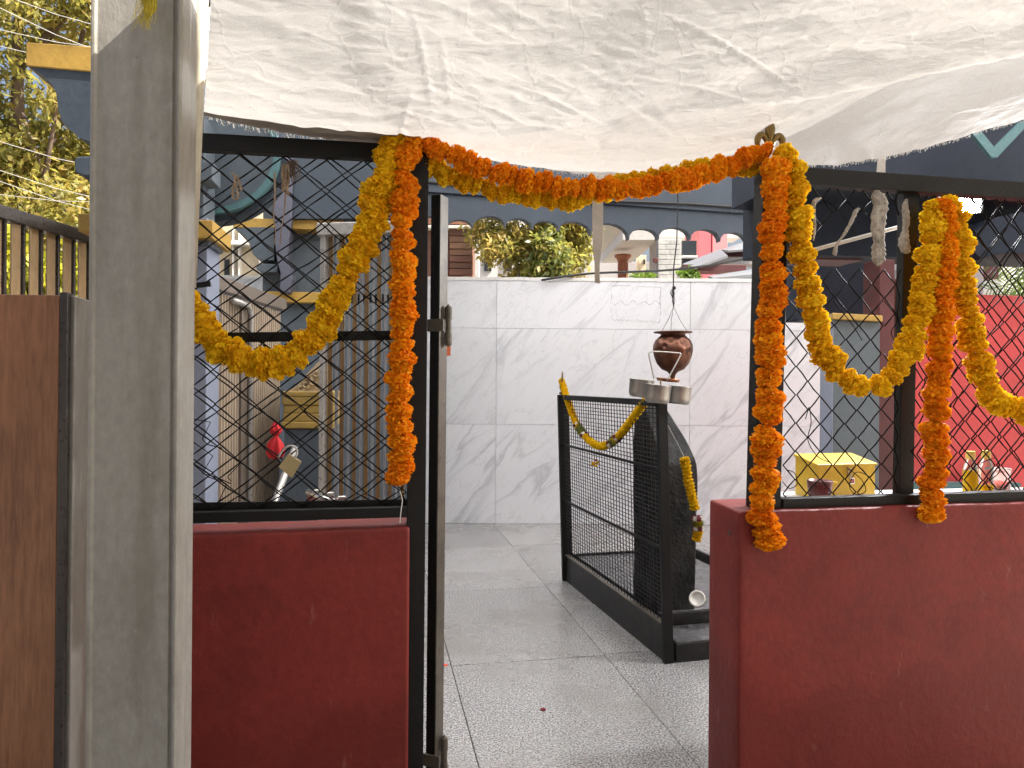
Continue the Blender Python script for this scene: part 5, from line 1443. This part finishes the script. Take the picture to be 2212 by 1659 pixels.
# ------------------------------------------------------------------ background beyond the marble wall
def leaf_cloud(name, mat, parent, centres, n, size, droop=.3, aspect=.42):
    """leaf-sized quads scattered through clumps"""
    cs_ = np.array([c_[:3] for c_ in centres]); rs_ = np.array([c_[3] for c_ in centres])
    wts = rs_**2/np.sum(rs_**2); idx = rng.choice(len(cs_), n, p=wts)
    d = rng.normal(size=(n,3)); d /= np.linalg.norm(d, axis=1)[:,None]
    rad = rs_[idx]*(rng.random(n)**.45)*rng.uniform(.75,1.15,n)
    p_ = cs_[idx] + d*rad[:,None]*np.array([1,1,.85])
    a = rng.normal(size=(n,3)); a[:,2] -= droop*2; a /= np.linalg.norm(a, axis=1)[:,None]
    nrm = d*.5 + rng.normal(size=(n,3))*.8 + np.array([0,0,.5]); s_ = np.cross(a, nrm); s_ /= np.linalg.norm(s_, axis=1)[:,None]+1e-9
    L_ = size*rng.uniform(.6,1.35,n)[:,None]; up_ = np.cross(s_, a)
    v0 = p_; v1 = p_+a*L_*.5+s_*L_*aspect*.5+up_*L_*.06; v2 = p_+a*L_; v3 = p_+a*L_*.5-s_*L_*aspect*.5+up_*L_*.06
    V = np.stack([v0,v1,v2,v3],1).reshape(-1,3) - np.array(WL[parent.name])
    me = bpy.data.meshes.new(name); me.vertices.add(4*n); me.loops.add(4*n); me.polygons.add(n)
    me.vertices.foreach_set('co', V.ravel().astype(np.float32)); me.loops.foreach_set('vertex_index', np.arange(4*n, dtype=np.int32))
    me.polygons.foreach_set('loop_start', np.arange(0,4*n,4, dtype=np.int32)); me.materials.append(mat); me.update(); me.validate()
    o_ = bpy.data.objects.new(name, me); col.objects.link(o_); o_.parent = parent
    return o_
def tree(label, base, h, crown, n, size, mat, limbs=7, tr=.12, group='trees around the temple', name='tree', seed=1, cl_r=(.35,.7), ncl=40):
    rg = random.Random(seed); base = Vector(base)
    t_ = thing(name, label, 'tree', base, group)
    (cx__, cy__, cz__), (rx, ry, rz_) = crown
    b = MB(); topc = Vector((cx__, cy__, cz__))
    tp_ = [base+Vector((0,0,-.1)), base.lerp(topc,.35)+Vector((rg.uniform(-.1,.1),rg.uniform(-.1,.1),0)), base.lerp(topc,.75)+Vector((rg.uniform(-.15,.15),0,0)), topc+Vector((0,0,rz_*.5))]
    sp_ = smoothpath([tuple(q) for q in tp_], 5); b.tube(sp_, [tr*(1-.8*i/(len(sp_)-1)) for i in range(len(sp_))], 9)
    cen = []
    for k in range(ncl):
        while True:
            d = Vector((rg.uniform(-1,1),rg.uniform(-1,1),rg.uniform(-1,1)))
            if .25 < d.length < 1: break
        cen.append((cx__+d.x*rx, cy__+d.y*ry, cz__+d.z*rz_, rg.uniform(*cl_r)))
    for k in range(limbs):
        c_ = Vector(cen[rg.randrange(len(cen))][:3]); s0_ = Vector(sp_[rg.randrange(len(sp_)//3, len(sp_)-2)])
        md = s0_.lerp(c_,.5)+Vector((0,0,-.1)); b.tube(smoothpath([tuple(s0_),tuple(md),tuple(c_)],4), [tr*.35*(1-.8*i/8) for i in range(9)], 6)
    b.build('trunk', M['trunk'], t_, smooth=True)
    leaf_cloud('crown', M[mat], t_, cen, n, size)
    return t_
GZ = -.2
# left trees
tree('tall olive green tree filling the upper left behind the slat railing', (-5.9,8.6,GZ), 6, ((-6.0,8.6,4.6),(1.35,1.0,2.9)), 24000, .11, 'leaf_olive', seed=3, tr=.2, ncl=60, cl_r=(.4,.7))
tree('dark green tree lower left behind the olive tree', (-7.0,10.2,GZ), 5, ((-6.9,10.2,3.0),(1.7,1.0,2.0)), 22000, .12, 'leaf_dark', seed=5, tr=.16, ncl=44, cl_r=(.4,.75))
tree('small lime leaved tree beside the grey pillar', (-3.35,5.2,GZ), 2.6, ((-3.35,5.2,1.95),(.36,.35,.42)), 1500, .12, 'leaf_lime', seed=9, tr=.03, ncl=14, cl_r=(.12,.25), limbs=5)
# middle tree
c_ = W(1140,535,8.6)
tree('bushy green tree over the marble wall between the louvred house and the white house', (c_.x+.1,8.6,GZ), 4, ((c_.x+.10,8.6,c_.z+.15),(.68,.45,.95)), 20000, .075, 'leaf_olive', seed=21, tr=.07, ncl=48, cl_r=(.16,.3), limbs=9)
c_ = W(1185,548,8.2)
tree('small dark leaved tree in front of the white house', (c_.x,8.2,GZ), 3, ((c_.x,8.2,c_.z),(.20,.2,.30)), 3000, .09, 'leaf_dark', seed=22, tr=.04, ncl=14, cl_r=(.12,.2), limbs=5)
for (px_, lab) in ((1390,'small round shrub below the white house balcony'), (1488,'low bright shrub right of the stone pillar')):
    c_ = W(px_, 598, 9.6); sh = thing('shrub', lab, 'shrub', (c_.x,9.6,GZ))
    b = MB(); b.tube([(c_.x,9.6,GZ),(c_.x+.03,9.6,c_.z)], .03, 6); b.build('stem', M['trunk'], sh)
    leaf_cloud('foliage', M['leaf_palm'], sh, [(c_.x+random.uniform(-.14,.14), 9.6+random.uniform(-.1,.1), c_.z+random.uniform(-.2,.05), .12) for _ in range(8)], 900, .07)

# louvred house
lh = thing('louvred_house', 'brown louvred house front at the left above the marble wall', 'house', (W(990,829,9.5).x, 9.5, GZ))
def hbox(parent, name, mat, x0, x1, yt, yb, d, t=.1, zb=None, bev=.004):
    a = W(x0,yb,d); c = W(x1,yt,d); za = a.z if zb is None else zb
    b = MB(); b.obox((a.x,d,za),(c.x-a.x,0,0),(0,t,0),(0,0,c.z-za)); return b.build(name, mat, parent, bevel=bev)
hbox(lh, 'wall', M['louver'], 860, 1021, 494, 900, 9.6, 1.5, zb=GZ)
hbox(lh, 'gable', M['louver'], 880, 1014, 450, 483, 9.62, .5)
hbox(lh, 'ledge', M['white_plaster'], 870, 1020, 487, 492, 9.45, .2)
hbox(lh, 'frame', M['maroon'], 955, 970, 506, 592, 9.52, .06)
for k in range(7):
    y0 = 495+k*14.2
    hbox(lh, 'louver', M['louver_pale'] if k in (1,2,3) else M['louver'], 971, 1021, y0+1.0, y0+13.4, 9.50+(.02 if k % 2 else 0), .06)
hbox(lh, 'post', M['white_plaster'], 1023, 1036, 485, 900, 9.4, .12, zb=GZ)

# white house with balcony
wh = thing('balcony_house', 'white and beige house with a balcony behind the marble wall', 'house', (W(1400,829,12.5).x, 12.5, GZ))
zbal = 3.42
def atz(px, py, z):
    a, b_ = ray(px, py); t_ = (z-CAM_Z)/b_; return Vector((a*t_, t_, z))
P1, P2, P3 = atz(1345,518,zbal), atz(1424,518,zbal), atz(1297,568,zbal)
P4 = P2+(P3-P1)
b = MB(); b.hexa([P1,P2,P4,P3]+[p_+Vector((0,0,.16)) for p_ in (P1,P2,P4,P3)]); b.build('balcony', M['pale_wall'], wh)
b = MB(); b.hexa([P1+Vector((0,0,.165)),P1+Vector((.12,.0,.165)),P3+Vector((.12,0,.165)),P3+Vector((0,0,.165))]+[p_+Vector((0,0,1.1)) for p_ in (P1,P1+Vector((.12,0,0)),P3+Vector((.12,0,0)),P3)]); b.build('parapet', M['cream'], wh)
b = MB(); b.obox(P1+Vector((.125,0,.165)), P2-P1-Vector((.125,0,0)), (0,.12,0), (0,0,.94)); b.build('parapet', M['pale_wall'], wh)
hbox(wh, 'corner_wall', M['white_plaster'], 1249, 1284, 430, 900, 13.4, 1.0, zb=GZ)
hbox(wh, 'rear_wall', M['grey_wall'], 1280, 1420, 566, 900, 14.6, .3, zb=GZ)
hbox(wh, 'side_wall', M['cream'], 1378, 1396, 551, 900, 12.8, .3, zb=GZ)
hbox(wh, 'side_window', M['dark_glass'], 1390, 1394, 560, 570, 12.77, .04)
hbox(wh, 'upper_wall', M['white_plaster'], 1284, 1600, 380, 512, 15.5, .5)
stp = hbox(wh, 'stone_pillar', M['grey_wall'], 1415, 1471, 516, 900, 11.1, .55, zb=GZ)
for k in range(8):
    y0 = 517+k*11.0
    hbox(stp, 'stone_block', M['stone_clad'], 1422, 1447-(k % 2)*9, y0+.5, y0+10.5, 11.06, .05)
    hbox(stp, 'stone_block', M['stone_clad'], 1447.6-(k % 2)*9, 1471, y0+.5, y0+10.5, 11.06, .05)
b = MB(); q = W(1416,562,11.04); b.lathe([(.0001,0),(.025,.004),(.045,.0)], q, 14, axis=(0,-1,0)); b.build('plaque', M['maroon'], wh)
for y0, y1 in ((520,552),(557,590)):
    hbox(wh, 'window', M['dark_glass'], 1473, 1505, y0, y1, 11.6, .1)
hbox(wh, 'window_sill', M['white_plaster'], 1473, 1507, 552, 556, 11.5, .2)
ocol = thing('ornate_column', 'fluted terracotta column with flared capital under the balcony', 'column', (W(1345,829,11.9).x, 11.9, GZ))
q = W(1345,600,11.9); s3 = 11.9/FPX; q.z = GZ
top_c = W(1345,551,11.9).z-GZ
b = MB(); n = 20
prof = [(10*s3,0),(10*s3,top_c-15*s3),(12*s3,top_c-14*s3),(12*s3,top_c-11*s3),(14*s3,top_c-8*s3),(18*s3,top_c-4*s3),(18*s3,top_c)]
b.lathe(prof, q, 16); b.build('shaft', M['terracotta'], ocol)
for k in range(5):
    an = R(200+k*35); p_ = q+Vector((math.cos(an)*10*s3, math.sin(an)*10*s3, 0)); b = MB(); b.tube([p_+Vector((0,0,.1)), p_+Vector((0,0,top_c-17*s3))], 2.0*s3, 6); b.build('flute', M['terracotta'], ocol)
fh = thing('added_sky_wall', 'added white wall standing in for bright sky low behind the middle tree', 'house', (W(1110,829,17).x,17,GZ))
hbox(fh, 'wall', M['white_plaster'], 860, 1252, 470, 900, 17.0, 3.0, zb=GZ)  # white wall added to hide bluish sky, giving the sky's brightness
for x_ in (1046, 1090, 1160, 1215): hbox(fh, 'window', M['dark_glass'], x_, x_+16, 545, 585, 16.96, .06)
# pink house
ph = thing('pink_house', 'pink house wall behind the grey roof awnings', 'house', (W(1540,829,13).x,13,GZ))
hbox(ph, 'wall', M['pink'], 1506, 1536, 430, 900, 12.6, 1.0, zb=GZ); hbox(ph, 'wall', M['pink_pale'], 1536.5, 1572, 430, 900, 12.7, 1.0, zb=GZ)
# roof awnings
def awning(label, P, d, depth, edge='maroon'):
    t_ = thing('roof_awning', label, 'awning', W(P[0][0],P[0][1]+10,d), 'grey roof awnings')
    pts = [W(x,y,d_) for x,y,d_ in P]
    b = MB(); n0 = (pts[1]-pts[0]).cross(pts[2]-pts[0]).normalized(); b.prism(pts, n0*.03); b.build('sheet', M['sheet_grey'], t_)
    return t_
aw = awning('nearest grey sheet awning over the marble wall at the right', [(1474,570,10.0),(1556,538,10.4),(1572,552,9.7),(1500,577,9.5)], 10, .5)
hbox(aw, 'fascia', M['maroon'], 1478, 1612, 572, 585, 9.7, .3)
aw = awning('upper grey sheet awning with dark maroon edge beside the right post', [(1556,539,10.6),(1640,512,11.2),(1660,535,10.2),(1572,541,10.0)], 10.6, .5)
hbox(aw, 'fascia', M['maroon'], 1556, 1660, 541, 554, 10.4, .3); hbox(aw, 'soffit', M['grey_wall'], 1520, 1660, 556, 570, 10.2, .3)
aw = awning('low flat grey awning just above the marble wall top at the right', [(1530,596,9.0),(1660,576,9.6),(1660,590,9.0),(1540,600,8.6)], 9, .3)
bk = thing('brick_wall', 'small orange brick wall piece seen under the middle tree', 'wall', (W(1203,829,10.2).x,10.2,GZ))
hbox(bk, 'core', M['white_plaster'], 1186, 1222, 570, 900, 10.3, .2, zb=GZ)
for r in range(6):
    for c in range(4):
        x0 = 1186+c*9.4-(r % 2)*4.4; hbox(bk, 'brick', M['brick'], max(1186,x0), min(1222,x0+8.8), 571+r*5.2, 571+r*5.2+4.7, 10.28, .04, bev=.002)
b = MB(); b.prism([W(x,y,9.9) for x,y in ((1213,592),(1232,575),(1246,577),(1246,606),(1213,606))], (0,.2,0)); single(b, 'roof_slab', M['pale_wall'], 'pale sloping roof slab between the brick wall and the white house', 'roof')
b = MB(); b.tube([W(x,y,5.8+.25*(x-1184)/430) for x,y in smoothpath([(1170,605),(1230,596),(1289,590),(1370,587),(1451,583),(1540,572),(1640,553)],5)], .010, 6); single(b, 'black_cable', M['black_cable'], 'thick dark cable drooping along the top of the marble wall', 'cable', smooth=True)

# warm house beyond the left mesh
yh = thing('cream_house', 'sunlit cream house seen through the left mesh', 'house', (W(520,829,8.5).x,8.5,GZ))
hbox(yh, 'wall', M['cream'], 420, 620, 420, 900, 8.6, 2, zb=GZ)
hbox(yh, 'window', M['dark_glass'], 484, 494, 560, 600, 8.57, .05)
for x_ in (499, 512, 556): hbox(yh, 'pilaster', M['white_plaster'], x_, x_+5, 480, 900, 8.5, .12, zb=GZ)
hbox(yh, 'cornice', M['white_plaster'], 420, 620, 520, 528, 8.45, .2)
c_ = W(540,620,7.4); sh = thing('hedge', 'sparse green hedge in front of the cream house', 'hedge', (c_.x,7.4,GZ))
b = MB(); b.tube([(c_.x,7.4,GZ),(c_.x+.05,7.4,c_.z+.1)], .03, 6); b.build('stem', M['trunk'], sh)
leaf_cloud('foliage', M['leaf_lime'], sh, [(c_.x+random.uniform(-.3,.3), 7.4, c_.z+random.uniform(-.3,.0), .13) for _ in range(9)], 700, .07)

# unseen wall added behind the viewer to cut fill light
bw_ = MB(); bw_.box((1.0,-5.2,2.6),(9,.25,5.6)); single(bw_, 'added_rear_wall', M['grey_wall'], 'unseen plain grey wall added behind the viewer to cut fill light', 'wall')

# overhead wires on the left
OWL = ['overhead wire sloping down from the top left corner to the ochre corbel block', 'highest overhead wire, crossing the top of the olive tree', 'overhead wire just above the ochre corbel block',
       'overhead wire running into the ochre corbel block from the left', 'steep pale wire below the curved corbel bracket', 'middle pale wire across the lower leaves of the olive tree',
       'pale wire just above the flattest lowest wire in front of the left trees', 'nearly level pale wire lowest in front of the left trees']
for i, (ya_, yb2) in enumerate(((8,130),(-20,70),(60,110),(95,150),(300,372),(362,440),(385,470),(418,438))):
    b = MB(); d_ = 5.0+.2*i
    b.tube([W(-260,ya_-120*(yb2-ya_)/260,d_), W(-20,ya_,d_), W(120,(ya_+yb2)/2+6,d_), W(260,yb2,d_), W(420,yb2+(yb2-ya_)*.6,d_)], .0028, 5)
    single(b, 'overhead_wire', M['pale_cable'], OWL[i], 'wire', 'overhead wires on the left')

# palm at the right edge
pm = thing('palm', 'green palm fronds at the right edge above the red inner wall', 'palm', (W(2230,829,4.6).x,4.6,0))
tp0 = W(2262,640,4.6)
b = MB(); b.tube([(tp0.x,4.6,0),(tp0.x,4.6,tp0.z)], .03, 8); b.build('stem', M['trunk'], pm)
for (ex, ey) in ((2130,560),(2135,625),(2175,520),(2240,505),(2160,650),(2300,560),(2330,620)):
    b = MB(); e_ = W(ex,ey,4.6+random.uniform(-.25,.1)); md = tp0.lerp(e_,.5)+Vector((0,0,.06))
    sp = [Vector(q) for q in smoothpath([tuple(tp0),tuple(md),tuple(e_)],9)]; b.tube(sp, .004, 4)
    for i, q in enumerate(sp[3:]):
        d = (sp[min(i+4,len(sp)-1)]-sp[i+2]).normalized(); sd_ = d.cross(Vector((0,1,0))).normalized()
        for s__ in (-1,1):
            tip = q+sd_*s__*.13*(1-.5*i/len(sp))+d*.09+Vector((0,random.uniform(-.03,.03),-.03)); wv_ = d*.009
            n0 = len(b.v); mid_ = (q+tip)/2; b.v += [q-wv_*.5, q+wv_*.5, mid_+wv_, tip, mid_-wv_]; b.f.append((n0,n0+1,n0+2,n0+3,n0+4))
    b.build('frond', M['leaf_palm'], pm)

# little things on the floor
for (x_, y_) in ((953,1437),(962,1438)):
    q = W(x_, y_, (CAM_Z)*FPX/(y_-829.5)); b = MB(); b.lathe([(.0001,.004),(.009,.003),(.011,.0005)], (q.x,q.y,0.0), 7); single(b, 'petal', M['speck_red'], ('left tiny red petal on the granite floor touching the gate jamb' if x_ < 958 else 'right tiny red petal on the granite floor near the gate jamb'), 'petal', 'red petals on the floor')
y_ = 1533; q = W(1173, y_, CAM_Z*FPX/(y_-829.5)); b = MB()
for k in range(5):
    an = k*1.3; b.lathe([(.0001,.007),(.004,.004),(.005,.0005)], (q.x+.006*math.cos(an),q.y+.006*math.sin(an),0), 6)
single(b, 'dried_petal', M['rose'], 'dried maroon petal alone on the granite floor inside the gate', 'petal')
